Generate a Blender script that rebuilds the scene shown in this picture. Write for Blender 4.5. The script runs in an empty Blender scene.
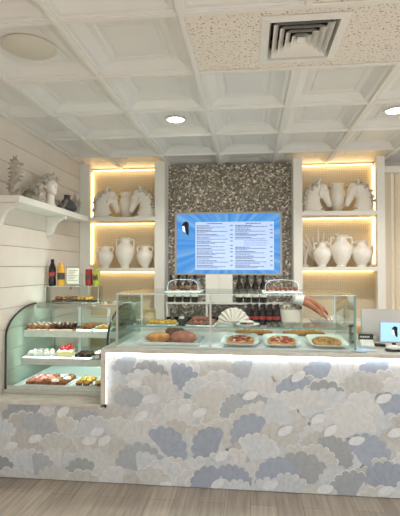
import bpy, bmesh, math, random
from mathutils import Vector, Matrix, noise
random.seed(7)
C = bpy.context.scene
COL = C.collection
PI = math.pi
R = math.radians

# ------------------------------------------------------------------ camera (eye height 1.55 m, turned a little left)
EYE = 1.55
FPX = 450.0
YAW = math.atan(50 / FPX)
PITCH = math.atan(10 / FPX)
cam = bpy.data.cameras.new('camera')
cam.sensor_fit = 'HORIZONTAL'
cam.sensor_width = 36
cam.lens = FPX / 400 * 36
cam.clip_start = .05
co = bpy.data.objects.new('camera', cam)
COL.objects.link(co)
co.location = (0, 0, EYE)
co.rotation_euler = (PI / 2 + PITCH, 0, YAW)
C.camera = co

# ------------------------------------------------------------------ materials
def lin(c):
    return tuple(((v / 255) / 12.92 if v / 255 <= .04045 else ((v / 255 + .055) / 1.055) ** 2.4) for v in c)

def mat(name, rgb, rough=.5, metal=0.0, var=0.0, vscale=8, bump=0.0, bscale=60, emit=0.0, spec=.5, rgb2=None):
    m = bpy.data.materials.new(name)
    m.use_nodes = True
    nt = m.node_tree
    b = nt.nodes['Principled BSDF']
    c = lin(rgb)
    b.inputs['Base Color'].default_value = (*c, 1)
    b.inputs['Roughness'].default_value = rough
    b.inputs['Metallic'].default_value = metal
    b.inputs['Specular IOR Level'].default_value = spec
    tc = nt.nodes.new('ShaderNodeTexCoord')
    if var or rgb2:
        n = nt.nodes.new('ShaderNodeTexNoise')
        n.inputs['Scale'].default_value = vscale
        n.inputs['Detail'].default_value = 4
        nt.links.new(tc.outputs['Object'], n.inputs['Vector'])
        rp = nt.nodes.new('ShaderNodeValToRGB')
        rp.color_ramp.elements[0].position = .35
        rp.color_ramp.elements[1].position = .65
        c2 = lin(rgb2) if rgb2 else tuple(min(1, v * (1 + var)) for v in c)
        c1 = c if rgb2 else tuple(v * (1 - var) for v in c)
        rp.color_ramp.elements[0].color = (*c1, 1)
        rp.color_ramp.elements[1].color = (*c2, 1)
        nt.links.new(n.outputs['Fac'], rp.inputs['Fac'])
        nt.links.new(rp.outputs['Color'], b.inputs['Base Color'])
    if bump:
        n2 = nt.nodes.new('ShaderNodeTexNoise')
        n2.inputs['Scale'].default_value = bscale
        nt.links.new(tc.outputs['Object'], n2.inputs['Vector'])
        bp = nt.nodes.new('ShaderNodeBump')
        bp.inputs['Strength'].default_value = bump
        bp.inputs['Distance'].default_value = .004
        nt.links.new(n2.outputs['Fac'], bp.inputs['Height'])
        nt.links.new(bp.outputs['Normal'], b.inputs['Normal'])
    if emit:
        b.inputs['Emission Color'].default_value = (*c, 1)
        b.inputs['Emission Strength'].default_value = emit
    return m

def glass(name, rgb=(240, 250, 246), refl=1.45, rough=.0):
    """thin pane: what is behind it, tinted, plus a Fresnel reflection"""
    m = bpy.data.materials.new(name)
    m.use_nodes = True
    nt = m.node_tree
    nt.nodes.remove(nt.nodes['Principled BSDF'])
    out = nt.nodes['Material Output']
    tr = nt.nodes.new('ShaderNodeBsdfTransparent')
    tr.inputs['Color'].default_value = (*lin(rgb), 1)
    gl = nt.nodes.new('ShaderNodeBsdfGlossy')
    gl.inputs['Roughness'].default_value = rough
    lw = nt.nodes.new('ShaderNodeLayerWeight')
    lw.inputs['Blend'].default_value = .5
    pw = nt.nodes.new('ShaderNodeMath')
    pw.operation = 'POWER'
    pw.inputs[1].default_value = 5
    nt.links.new(lw.outputs['Facing'], pw.inputs[0])
    fr = nt.nodes.new('ShaderNodeMath')
    fr.operation = 'MULTIPLY_ADD'
    fr.inputs[1].default_value = .8
    fr.inputs[2].default_value = ((refl - 1) / (refl + 1)) ** 2
    nt.links.new(pw.outputs[0], fr.inputs[0])
    mx = nt.nodes.new('ShaderNodeMixShader')
    nt.links.new(fr.outputs[0], mx.inputs[0])
    nt.links.new(tr.outputs[0], mx.inputs[1])
    nt.links.new(gl.outputs[0], mx.inputs[2])
    nt.links.new(mx.outputs[0], out.inputs['Surface'])
    return m

def mosaic_mat():
    m = mat('mosaic', (130, 118, 100), .3)
    nt = m.node_tree
    b = nt.nodes['Principled BSDF']
    tc = nt.nodes.new('ShaderNodeTexCoord')
    v = nt.nodes.new('ShaderNodeTexVoronoi')
    v.distance = 'CHEBYCHEV'
    v.inputs['Scale'].default_value = 58
    nt.links.new(tc.outputs['Object'], v.inputs['Vector'])
    sp = nt.nodes.new('ShaderNodeSeparateColor')
    nt.links.new(v.outputs['Color'], sp.inputs[0])
    rp = nt.nodes.new('ShaderNodeValToRGB')
    rp.color_ramp.interpolation = 'CONSTANT'
    cols = [(0, (108, 98, 85)), (.22, (128, 116, 100)), (.45, (160, 148, 130)), (.66, (128, 123, 112)), (.8, (196, 186, 168)), (.93, (232, 226, 214))]
    e = rp.color_ramp.elements
    e[0].color = (*lin(cols[0][1]), 1)
    e[1].position = cols[1][0]
    e[1].color = (*lin(cols[1][1]), 1)
    for p, c in cols[2:]:
        k = e.new(p)
        k.color = (*lin(c), 1)
    nt.links.new(sp.outputs[0], rp.inputs['Fac'])
    nt.links.new(rp.outputs['Color'], b.inputs['Base Color'])
    mr = nt.nodes.new('ShaderNodeMapRange')
    mr.inputs['To Min'].default_value = 0
    mr.inputs['To Max'].default_value = .4
    nt.links.new(sp.outputs[1], mr.inputs[0])
    nt.links.new(mr.outputs[0], b.inputs['Metallic'])
    bp = nt.nodes.new('ShaderNodeBump')
    bp.inputs['Strength'].default_value = .55
    bp.inputs['Distance'].default_value = .006
    nt.links.new(sp.outputs[2], bp.inputs['Height'])
    nt.links.new(bp.outputs['Normal'], b.inputs['Normal'])
    return m

def floor_mat():
    m = mat('wood_floor', (176, 166, 152), .32)
    nt = m.node_tree
    b = nt.nodes['Principled BSDF']
    tc = nt.nodes.new('ShaderNodeTexCoord')
    mp = nt.nodes.new('ShaderNodeMapping')
    mp.inputs['Rotation'].default_value = (0, 0, PI / 2)
    nt.links.new(tc.outputs['Object'], mp.inputs['Vector'])
    br = nt.nodes.new('ShaderNodeTexBrick')
    br.inputs['Scale'].default_value = 1
    br.inputs['Brick Width'].default_value = 1.2
    br.inputs['Row Height'].default_value = .17
    br.inputs['Mortar Size'].default_value = .0015
    br.inputs['Color1'].default_value = (*lin((180, 170, 157)), 1)
    br.inputs['Color2'].default_value = (*lin((162, 152, 140)), 1)
    br.inputs['Mortar'].default_value = (*lin((120, 108, 95)), 1)
    nt.links.new(mp.outputs[0], br.inputs['Vector'])
    mp2 = nt.nodes.new('ShaderNodeMapping')
    mp2.inputs['Scale'].default_value = (26, 1.6, 1)
    nt.links.new(tc.outputs['Object'], mp2.inputs['Vector'])
    n = nt.nodes.new('ShaderNodeTexNoise')
    n.inputs['Scale'].default_value = 1.5
    n.inputs['Detail'].default_value = 6
    nt.links.new(mp2.outputs[0], n.inputs['Vector'])
    rp = nt.nodes.new('ShaderNodeValToRGB')
    rp.color_ramp.elements[0].position = .3
    rp.color_ramp.elements[0].color = (.72, .70, .68, 1)
    rp.color_ramp.elements[1].position = .7
    rp.color_ramp.elements[1].color = (1.12, 1.12, 1.1, 1)
    nt.links.new(n.outputs['Fac'], rp.inputs['Fac'])
    mx = nt.nodes.new('ShaderNodeMix')
    mx.data_type = 'RGBA'
    mx.blend_type = 'MULTIPLY'
    mx.inputs[0].default_value = 1
    nt.links.new(br.outputs['Color'], mx.inputs[6])
    nt.links.new(rp.outputs['Color'], mx.inputs[7])
    nt.links.new(mx.outputs[2], b.inputs['Base Color'])
    return m

def weave_mat():
    m = mat('woven_panel', (214, 200, 172), .6)
    nt = m.node_tree
    b = nt.nodes['Principled BSDF']
    tc = nt.nodes.new('ShaderNodeTexCoord')
    mp = nt.nodes.new('ShaderNodeMapping')
    mp.inputs['Rotation'].default_value = (0, R(45), 0)
    nt.links.new(tc.outputs['Object'], mp.inputs['Vector'])
    ck = nt.nodes.new('ShaderNodeTexChecker')
    ck.inputs['Scale'].default_value = 70
    ck.inputs['Color1'].default_value = (*lin((226, 213, 186)), 1)
    ck.inputs['Color2'].default_value = (*lin((206, 192, 166)), 1)
    nt.links.new(mp.outputs[0], ck.inputs['Vector'])
    nt.links.new(ck.outputs['Color'], b.inputs['Base Color'])
    bp = nt.nodes.new('ShaderNodeBump')
    bp.inputs['Strength'].default_value = .3
    bp.inputs['Distance'].default_value = .003
    nt.links.new(ck.outputs['Fac'], bp.inputs['Height'])
    nt.links.new(bp.outputs['Normal'], b.inputs['Normal'])
    return m

def fissured_mat():
    m = mat('fissured_tile', (216, 210, 200), .9)
    nt = m.node_tree
    b = nt.nodes['Principled BSDF']
    tc = nt.nodes.new('ShaderNodeTexCoord')
    n = nt.nodes.new('ShaderNodeTexNoise')
    n.inputs['Scale'].default_value = 75
    n.inputs['Detail'].default_value = 2
    nt.links.new(tc.outputs['Object'], n.inputs['Vector'])
    rp = nt.nodes.new('ShaderNodeValToRGB')
    rp.color_ramp.elements[0].position = .33
    rp.color_ramp.elements[0].color = (*lin((140, 128, 112)), 1)
    rp.color_ramp.elements[1].position = .42
    rp.color_ramp.elements[1].color = (*lin((224, 215, 203)), 1)
    nt.links.new(n.outputs['Fac'], rp.inputs['Fac'])
    nt.links.new(rp.outputs['Color'], b.inputs['Base Color'])
    return m

def shell_mat():
    m = mat('shell_relief', (205, 202, 194), .6)
    nt = m.node_tree
    b = nt.nodes['Principled BSDF']
    at = nt.nodes.new('ShaderNodeVertexColor')
    at.layer_name = 'Col'
    tc = nt.nodes.new('ShaderNodeTexCoord')
    n = nt.nodes.new('ShaderNodeTexNoise')
    n.inputs['Scale'].default_value = 34
    n.inputs['Detail'].default_value = 5
    nt.links.new(tc.outputs['Object'], n.inputs['Vector'])
    rp = nt.nodes.new('ShaderNodeValToRGB')
    rp.color_ramp.elements[0].position = .35
    rp.color_ramp.elements[0].color = (.93, .93, .93, 1)
    rp.color_ramp.elements[1].position = .62
    rp.color_ramp.elements[1].color = (1.04, 1.04, 1.03, 1)
    nt.links.new(n.outputs['Fac'], rp.inputs['Fac'])
    mx = nt.nodes.new('ShaderNodeMix')
    mx.data_type = 'RGBA'
    mx.blend_type = 'MULTIPLY'
    mx.inputs[0].default_value = 1
    nt.links.new(at.outputs['Color'], mx.inputs[6])
    nt.links.new(rp.outputs['Color'], mx.inputs[7])
    nt.links.new(mx.outputs[2], b.inputs['Base Color'])
    return m

def screen_mat():
    """the menu screen's own picture: light blue with pale rays from its middle"""
    m = bpy.data.materials.new('menu_screen_picture')
    m.use_nodes = True
    nt = m.node_tree
    b = nt.nodes['Principled BSDF']
    b.inputs['Base Color'].default_value = (.02, .02, .02, 1)
    b.inputs['Roughness'].default_value = .3
    tc = nt.nodes.new('ShaderNodeTexCoord')
    sx = nt.nodes.new('ShaderNodeSeparateXYZ')
    nt.links.new(tc.outputs['Object'], sx.inputs[0])
    an = nt.nodes.new('ShaderNodeMath')
    an.operation = 'ARCTAN2'
    nt.links.new(sx.outputs['Z'], an.inputs[0])
    nt.links.new(sx.outputs['X'], an.inputs[1])
    cx = nt.nodes.new('ShaderNodeCombineXYZ')
    nt.links.new(an.outputs[0], cx.inputs['X'])
    n = nt.nodes.new('ShaderNodeTexNoise')
    n.inputs['Scale'].default_value = 7
    n.inputs['Detail'].default_value = 3
    nt.links.new(cx.outputs[0], n.inputs['Vector'])
    rp = nt.nodes.new('ShaderNodeValToRGB')
    rp.color_ramp.elements[0].position = .42
    rp.color_ramp.elements[0].color = (*lin((36, 152, 244)), 1)
    rp.color_ramp.elements[1].position = .72
    rp.color_ramp.elements[1].color = (*lin((150, 206, 252)), 1)
    nt.links.new(n.outputs['Fac'], rp.inputs['Fac'])
    nt.links.new(rp.outputs['Color'], b.inputs['Emission Color'])
    b.inputs['Emission Strength'].default_value = SCREEN
    return m

SCREEN = .5
M = {}
M['white'] = mat('white_paint', (226, 222, 212), .5, var=.02, vscale=3)
M['ceil'] = mat('coffered_white', (216, 213, 208), .45, var=.02, vscale=4)
M['ceilgrid'] = mat('grid_white', (222, 218, 210), .45)
M['fiss'] = fissured_mat()
M['shiplap'] = mat('shiplap_paint', (222, 211, 198), .55, var=.025, vscale=5)
M['gap'] = mat('board_gap', (120, 100, 82), .9)
M['floor'] = floor_mat()
M['mosaic'] = mosaic_mat()
M['weave'] = weave_mat()
M['shell'] = shell_mat()
M['marble'] = mat('pale_stone', (218, 214, 204), .3, rgb2=(198, 194, 184), vscale=14)
M['plaster'] = mat('white_plaster', (232, 224, 212), .65, bump=.3, bscale=70)
M['ceramic'] = mat('cream_ceramic', (236, 230, 218), .38)
M['grey_coral'] = mat('grey_green_coral', (112, 112, 98), .7, bump=.6, rgb2=(150, 146, 130), vscale=30)
M['vase_dark'] = mat('slate_vase', (74, 74, 80), .55)
M['stone'] = mat('greyish_plaster', (206, 198, 184), .7, bump=.5, bscale=60, rgb2=(182, 174, 160), vscale=24)
M['seahorse'] = mat('seahorse_grey', (186, 176, 162), .7, bump=.5, bscale=80, rgb2=(150, 140, 128), vscale=40)
M['glass'] = glass('clear_glass', (250, 253, 252), 1.15)
M['glass_teal'] = glass('teal_glass', (241, 249, 246), 1.2)
M['acrylic'] = glass('clear_acrylic', (249, 251, 250), 1.2)
M['glass_edge'] = mat('glass_edge', (120, 160, 152), .2)
M['case_white'] = mat('case_frame_white', (226, 230, 228), .35)
M['steel'] = mat('brushed_steel', (186, 186, 180), .35, metal=.7)
M['silver'] = mat('silver_plastic', (190, 188, 184), .4)
M['black'] = mat('black_trim', (46, 42, 40), .4)
M['dark'] = mat('dark_plastic', (38, 38, 40), .45)
M['plate'] = mat('white_china', (238, 238, 234), .25)
M['tray'] = mat('tray_white', (232, 236, 236), .3)
M['browntray'] = mat('brown_tray', (110, 74, 48), .6)
M['strip'] = mat('price_strip', (214, 217, 211), .4, var=.06, vscale=30)
M['case_base'] = mat('case_base_grey', (196, 196, 186), .45)
M['bezel'] = mat('tv_bezel', (176, 168, 152), .4, metal=.3)
M['cola'] = mat('cola_bottle', (34, 20, 20), .12)
M['cap_red'] = mat('red_cap', (150, 30, 30), .4)
M['label_red'] = mat('red_label', (170, 60, 50), .5)
M['juice'] = mat('yellow_juice', (214, 158, 52), .2)
M['label_white'] = mat('white_label', (236, 230, 214), .5)
M['can_red'] = mat('red_can', (150, 40, 44), .35, metal=.2)
M['can_green'] = mat('lime_can', (166, 166, 62), .35, metal=.2)
M['can_band'] = mat('can_band', (66, 60, 50), .4)
M['alu'] = mat('aluminium', (200, 200, 200), .3, metal=.9)
M['crust'] = mat('baked_crust', (206, 146, 84), .7, bump=.8, bscale=50, rgb2=(168, 104, 56), vscale=22)
M['crust_dark'] = mat('dark_crust', (122, 84, 60), .7, bump=.8, bscale=50, rgb2=(150, 112, 84), vscale=26)
M['crust_red'] = mat('reddish_crust', (148, 86, 72), .7, bump=.8, bscale=50, rgb2=(176, 116, 96), vscale=26)
M['pizza_base'] = mat('pizza_crust', (216, 168, 108), .7, bump=.6, rgb2=(190, 130, 72), vscale=24)
M['sauce'] = mat('pizza_sauce', (160, 56, 38), .5, rgb2=(214, 160, 104), vscale=40)
M['cheese'] = mat('pizza_cheese', (214, 170, 100), .5, rgb2=(170, 116, 62), vscale=40)
M['salami'] = mat('salami', (150, 44, 36), .5)
M['mush'] = mat('mushroom', (222, 204, 176), .6)
M['choc'] = mat('chocolate', (66, 42, 34), .35, bump=.4)
M['cream'] = mat('whipped_cream', (244, 238, 226), .6, bump=.4)
M['pastry_y'] = mat('yellow_pastry', (232, 190, 84), .6, rgb2=(206, 148, 60), vscale=40)
M['pastry_b'] = mat('brown_pastry', (176, 122, 72), .6, rgb2=(140, 86, 50), vscale=40, bump=.5)
M['pink'] = mat('pink_icing', (232, 150, 138), .5)
M['berry'] = mat('red_berry', (196, 38, 44), .3)
M['green'] = mat('green_herb', (104, 116, 52), .6)
M['custard'] = mat('custard', (244, 222, 140), .5)
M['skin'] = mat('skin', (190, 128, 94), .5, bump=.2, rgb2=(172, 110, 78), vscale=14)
M['cloth'] = mat('white_cotton', (234, 232, 228), .85, bump=.3)
M['curtain'] = mat('cream_curtain', (236, 226, 206), .8)
M['flyer'] = mat('blue_flyer', (176, 206, 232), .5)
M['ink'] = mat('ink', (30, 30, 34), .6)
M['inkgrey'] = mat('grey_ink', (110, 108, 104), .6)
M['speaker'] = mat('speaker_mesh', (204, 197, 182), .8)
M['wine'] = mat('dark_green_glass', (28, 30, 26), .12)
M['picture'] = mat('sketch_paper', (224, 206, 170), .7, rgb2=(176, 150, 116), vscale=16)
M['gold'] = mat('gilt_frame', (206, 176, 110), .4, metal=.4)
M['screen'] = screen_mat()
M['menu'] = mat('menu_page', (178, 200, 240), .5, emit=.36)
M['menu_ink'] = mat('menu_print', (40, 46, 74), .6, emit=.15)
M['logo_black'] = mat('logo_black', (10, 10, 12), .6)
M['logo_white'] = mat('logo_white', (236, 240, 250), .6, emit=.5)
M['pos_screen'] = mat('till_screen', (150, 196, 244), .4, emit=.55)
M['led_warm'] = mat('led_warm', (255, 218, 155), .5, emit=4.2)
M['led_cool'] = mat('led_cool', (228, 246, 246), .5, emit=21.0)
M['led_white'] = mat('led_white', (246, 250, 250), .5, emit=7.5)
M['led_soft'] = mat('led_soft', (250, 250, 245), .5, emit=3.0)
M['lamp'] = mat('lamp_diffuser', (255, 246, 230), .5, emit=16.0)

# ------------------------------------------------------------------ mesh builder
class MB:
    def __init__(s):
        s.b = bmesh.new()

    def box(s, x0, x1, y0, y1, z0, z1, mi=0):
        v = [s.b.verts.new(p) for p in ((x0, y0, z0), (x1, y0, z0), (x1, y1, z0), (x0, y1, z0), (x0, y0, z1), (x1, y0, z1), (x1, y1, z1), (x0, y1, z1))]
        for f in ((3, 2, 1, 0), (4, 5, 6, 7), (0, 1, 5, 4), (1, 2, 6, 5), (2, 3, 7, 6), (3, 0, 4, 7)):
            s.b.faces.new([v[i] for i in f]).material_index = mi
        return s

    def quad(s, pts, mi=0):
        s.b.faces.new([s.b.verts.new(p) for p in pts]).material_index = mi
        return s

    def prism(s, poly, axis, a0, a1, mi=0):
        """poly: 2-D outline; axis: 'x','y','z' = extrusion axis from a0 to a1"""
        def P(u, w, a):
            return {'x': (a, u, w), 'y': (u, a, w), 'z': (u, w, a)}[axis]
        A = [s.b.verts.new(P(u, w, a0)) for u, w in poly]
        B = [s.b.verts.new(P(u, w, a1)) for u, w in poly]
        n = len(poly)
        s.b.faces.new(A[::-1]).material_index = mi
        s.b.faces.new(B).material_index = mi
        for i in range(n):
            s.b.faces.new((A[i], A[(i + 1) % n], B[(i + 1) % n], B[i])).material_index = mi
        return s

    def tube(s, path, rad, n=10, squash=(1, 1), cap=True, mi=0):
        path = [Vector(p) for p in path]
        if not isinstance(rad, (list, tuple)):
            rad = [rad] * len(path)
        rings = []
        up = Vector((0, 1, 0))
        for i, p in enumerate(path):
            t = (path[min(i + 1, len(path) - 1)] - path[max(i - 1, 0)])
            t = t.normalized() if t.length > 1e-9 else Vector((0, 0, 1))
            if abs(t.dot(up)) > .93:
                a = t.cross(Vector((1, 0, 0))).normalized()
            else:
                a = t.cross(up).normalized()
            bb = a.cross(t).normalized()
            rings.append([s.b.verts.new(p + a * math.cos(k * 2 * PI / n) * rad[i] * squash[0] + bb * math.sin(k * 2 * PI / n) * rad[i] * squash[1]) for k in range(n)])
        for i in range(len(rings) - 1):
            for k in range(n):
                f = s.b.faces.new((rings[i][k], rings[i][(k + 1) % n], rings[i + 1][(k + 1) % n], rings[i + 1][k]))
                f.material_index = mi
        if cap:
            s.b.faces.new(rings[0][::-1]).material_index = mi
            s.b.faces.new(rings[-1]).material_index = mi
        return s

    def lathe(s, prof, n=24, c=(0, 0, 0), mi=0):
        rings = []
        for r, z in prof:
            rings.append([s.b.verts.new((c[0] + r * math.cos(k * 2 * PI / n), c[1] + r * math.sin(k * 2 * PI / n), c[2] + z)) for k in range(n)])
        for i in range(len(rings) - 1):
            for k in range(n):
                s.b.faces.new((rings[i][k], rings[i][(k + 1) % n], rings[i + 1][(k + 1) % n], rings[i + 1][k])).material_index = mi
        s.b.faces.new(rings[0][::-1]).material_index = mi
        s.b.faces.new(rings[-1]).material_index = mi
        return s

    def blob(s, c, r, sub=2, nz=0.0, ns=20, seed=0, rot=None, mi=0):
        g = bmesh.ops.create_icosphere(s.b, subdivisions=sub, radius=1)
        for v in g['verts']:
            d = 1 + nz * noise.noise(v.co * ns / 10 + Vector((seed, seed * 1.7, 0)))
            p = Vector((v.co.x * r[0], v.co.y * r[1], v.co.z * r[2])) * d
            if rot:
                p = rot @ p
            v.co = p + Vector(c)
        if mi:
            for f in {f for v in g['verts'] for f in v.link_faces}:
                f.material_index = mi
        return s

    def build(s, name, m, parent=None, smooth=True, loc=None, bevel=0, ang=40):
        me = bpy.data.meshes.new(name)
        bmesh.ops.recalc_face_normals(s.b, faces=s.b.faces)
        s.b.to_mesh(me)
        s.b.free()
        for k in (m if isinstance(m, (list, tuple)) else [m]):
            me.materials.append(k)
        o = bpy.data.objects.new(name, me)
        COL.objects.link(o)
        if parent:
            o.parent = parent
        if loc:
            o.location = loc
        if smooth:
            for p in me.polygons:
                p.use_smooth = True
            me.set_sharp_from_angle(angle=R(ang))
        if bevel:
            bv = o.modifiers.new('bevel', 'BEVEL')
            bv.width = bevel
            bv.segments = 2
            bv.limit_method = 'ANGLE'
        return o

def tag(o, label, cat, group=None, kind=None):
    o['label'] = label
    o['category'] = cat
    if group:
        o['group'] = group
    if kind:
        o['kind'] = kind
    return o

def thing(name, label, cat, loc=(0, 0, 0), rz=0, group=None):
    o = bpy.data.objects.new(name, None)
    o.empty_display_size = .05
    COL.objects.link(o)
    o.location = loc
    o.rotation_euler = (0, 0, rz)
    return tag(o, label, cat, group)

def struct(o):
    o['kind'] = 'structure'
    return o

def dup(root, loc, rz=None, label=None, group=None, scale=None, rot=None):
    r = root.copy()
    COL.objects.link(r)
    r.location = loc
    if rz is not None:
        r.rotation_euler = (0, 0, rz)
    if rot is not None:
        r.rotation_euler = rot
    if scale:
        r.scale = (scale,) * 3 if not isinstance(scale, tuple) else scale
    if label:
        r['label'] = label
    if group:
        r['group'] = group
    for ch in list(root.children):
        c = ch.copy()
        COL.objects.link(c)
        c.parent = r
        for g in list(ch.children):
            d = g.copy()
            COL.objects.link(d)
            d.parent = c
    return r

# ------------------------------------------------------------------ the room
WX = -1.94            # left wall
ZC = 2.76             # ceiling grid
YB = 5.32             # back wall
struct(MB().box(-2.1, 3.6, -2.2, 5.6, -.1, 0).build('floor', M['floor'], smooth=False))

w = MB()
w.box(WX - .12, WX - .012, -2.2, 5.6, 0, ZC + .12, 1)
z = 1.73 - .168 * 11
k = 0
while z < ZC:
    a, b = max(0, z + .002), min(ZC + .1, z + .168 - .002)
    if b > a:
        w.box(WX - .02, WX, -2.2, YB, a, b, 0)
    z += .168
struct(w.build('wall_left', [M['shiplap'], M['gap']], smooth=False))

struct(MB().box(WX - .1, 3.6, YB, YB + .15, 0, ZC + .12).build('wall_back', M['shiplap'], smooth=False))
struct(MB().box(-.985, .5, 5.2, YB - .001, 0, ZC - .002).build('wall_centre', M['mosaic'], smooth=False))

# coffered ceiling
GX = [WX, -1.545, -.94, -.325, .272, .875, 1.48, 2.085, 2.69, 3.3]
GY = [-2.5, -1.84, -1.19, -.53, .12, .78, 1.435, 2.09, 2.74, 3.392, 4.05, 4.74, YB]
PROF = [(.0, 0), (.02, 0), (.024, .008), (.045, .010), (.10, .046), (.135, .048), (.142, .054), (.16, .055), (.167, .050), (.19, .050)]
cm = MB()
fm = MB()
gm = MB()
VX0, VX1, VY0, VY1 = .058, .486, 2.16, 2.665      # opening for the air vent
for a in ((GX[3], VX0, GY[7], GY[8]), (VX1, GX[-1], GY[7], GY[8]), (VX0, VX1, GY[7], VY0), (VX0, VX1, VY1, GY[8])):
    fm.box(*a, ZC + .002, ZC + .02)
for i in range(len(GX) - 1):
    for j in range(len(GY) - 1):
        x0, x1, y0, y1 = GX[i], GX[i + 1], GY[j], GY[j + 1]
        if i >= 3 and j == 7:
            continue
        if i >= 4 and j == 6:
            fm.box(x0, x1, y0, y1, ZC + .002, ZC + .02)
            continue
        prev = None
        for d, h in PROF:
            d = min(d, (x1 - x0) / 2 - .01, (y1 - y0) / 2 - .01)
            ring = [cm.b.verts.new(p) for p in ((x0 + d, y0 + d, ZC + h), (x1 - d, y0 + d, ZC + h), (x1 - d, y1 - d, ZC + h), (x0 + d, y1 - d, ZC + h))]
            if prev:
                for q in range(4):
                    cm.b.faces.new((prev[q], prev[(q + 1) % 4], ring[(q + 1) % 4], ring[q]))
            prev = ring
        cm.b.faces.new(prev)
for i, x in enumerate(GX[1:]):
    if i < 3:
        gm.box(x - .012, x + .012, -2.5, YB, ZC - .014, ZC + .001)
    else:
        gm.box(x - .013, x + .013, -2.5, GY[7], ZC - .008, ZC + .001)
        gm.box(x - .013, x + .013, GY[8], YB, ZC - .008, ZC + .001)
for y in GY[1:-1]:
    gm.box(WX, 3.3, y - .013, y + .013, ZC - .0075, ZC + .0005)
gm.box(WX - .005, WX + .02, -2.5, YB, ZC - .01, ZC)
struct(cm.build('ceiling', M['ceil'], smooth=False))
struct(fm.build('ceiling', M['fiss'], smooth=False))
struct(gm.build('trim_1', M['ceilgrid'], smooth=False))
struct(MB().box(WX, 3.3, -2.5, YB, ZC + .16, ZC + .2).build('ceiling', M['white'], smooth=False))

# air vent in its own tile
vx, vy = (VX0 + VX1) / 2, (VY0 + VY1) / 2
hx, hy = (VX1 - VX0) / 2, (VY1 - VY0) / 2
t = thing('ceiling_vent', 'square white air vent with nested louvres in the speckled ceiling tiles', 'vent', (vx, vy, ZC))
def sqring(mb, a0, z0, a1, z1, th=.004):
    for zz in (0, th):
        A = [mb.b.verts.new((sx * a0 * hx, sy * a0 * hy, z0 + zz)) for sx, sy in ((-1, -1), (1, -1), (1, 1), (-1, 1))]
        B = [mb.b.verts.new((sx * a1 * hx, sy * a1 * hy, z1 + zz)) for sx, sy in ((-1, -1), (1, -1), (1, 1), (-1, 1))]
        for q in range(4):
            mb.b.faces.new((A[q], A[(q + 1) % 4], B[(q + 1) % 4], B[q]))
f = MB()
sqring(f, 1.0, .0, .8, -.006)
sqring(f, .8, -.006, .74, .05)
f.build('frame', M['ceilgrid'], t, smooth=False)
for a in (.70, .545, .39, .235):
    l = MB()
    sqring(l, a, -.006, a - .13, .024, .003)
    l.build('louvre', M['ceilgrid'], t, smooth=False)
MB().box(-.1 * hx, .1 * hx, -.1 * hy, .1 * hy, .0, .008).build('centre_plate', M['ceilgrid'], t, smooth=False)
MB().box(-.8 * hx, .8 * hx, -.8 * hy, .8 * hy, .11, .12).build('dark_cavity', M['dark'], t, smooth=False)

# round speaker and downlights
t = thing('ceiling_speaker', 'round beige speaker grille set in the ceiling at far left', 'speaker', (-1.245, 2.41, ZC + .05))
MB().lathe([(.10, 0), (.145, 0), (.15, -.006), (.14, -.014), (.0, -.016)], 32).build('grille', M['speaker'], t)
def downlight(x, y, label):
    t = thing('downlight', label, 'ceiling light', (x, y, ZC + .05), 0, 'ceiling downlights')
    MB().lathe([(.075, 0), (.085, -.004), (.088, -.012), (.07, -.014), (.068, -.008)], 28).build('trim_ring', M['ceilgrid'], t)
    MB().lathe([(.0, -.006), (.068, -.006), (.066, -.012), (.0, -.013)], 28).build('diffuser', M['lamp'], t)
    return t
downlight(-.62, 3.72, 'lit round downlight in the coffered ceiling left of the air vent')
downlight(1.15, 3.70, 'lit round downlight in the coffered ceiling at the right edge')

# ------------------------------------------------------------------ lit shelving towers
def tower(x0, x1, pl, pr, led_side, label, zs):
    t = thing('shelving_unit', label, 'shelf unit', (x0, 4.96, 0))
    W = x1 - x0
    D = YB - 4.96 - .004
    for a, b in ((0, pl), (W - pr, W)):
        MB().box(a, b, 0, .05, 0, ZC - .012).build('post', M['white'], t, smooth=False, bevel=.003)
    MB().box(0, .02, .05, D - .02, 0, ZC - .012).build('side_panel', M['white'], t, smooth=False)
    MB().box(W - .02, W, .05, D - .02, 0, ZC - .012).build('side_panel', M['white'], t, smooth=False)
    MB().box(0, W, D - .02, D, 0, ZC - .012).build('back_panel', M['weave'], t, smooth=False)
    for z in zs:
        MB().box(.021, W - .021, .004, D - .021, z - .045, z).build('shelf', M['white'], t, smooth=False, bevel=.003)
    for z in [z - .045 for z in zs] + [ZC - .03]:
        MB().box(.05, W - .05, D - .06, D - .04, z - .008, z - .0005).build('light_strip', M['led_warm'], t, smooth=False)
    sx = .03 if led_side < 0 else W - .042
    MB().box(sx, sx + .012, D - .04, D - .022, 1.6, ZC - .05).build('light_strip', M['led_warm'], t, smooth=False)
    return t
TL = (-1.938, -.951)
TR = (.47, 1.429)
ZL = (2.13, 1.552)
ZR = (2.165, 1.562)
tower(*TL, .112, .115, -1, 'white shelving tower with warm strip lights between the wall shelf and the mosaic wall', (2.13, 1.552, .98))
tower(*TR, .097, .083, 1, 'white shelving tower with warm strip lights beside the cream curtain', (2.165, 1.562, .98))

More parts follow.
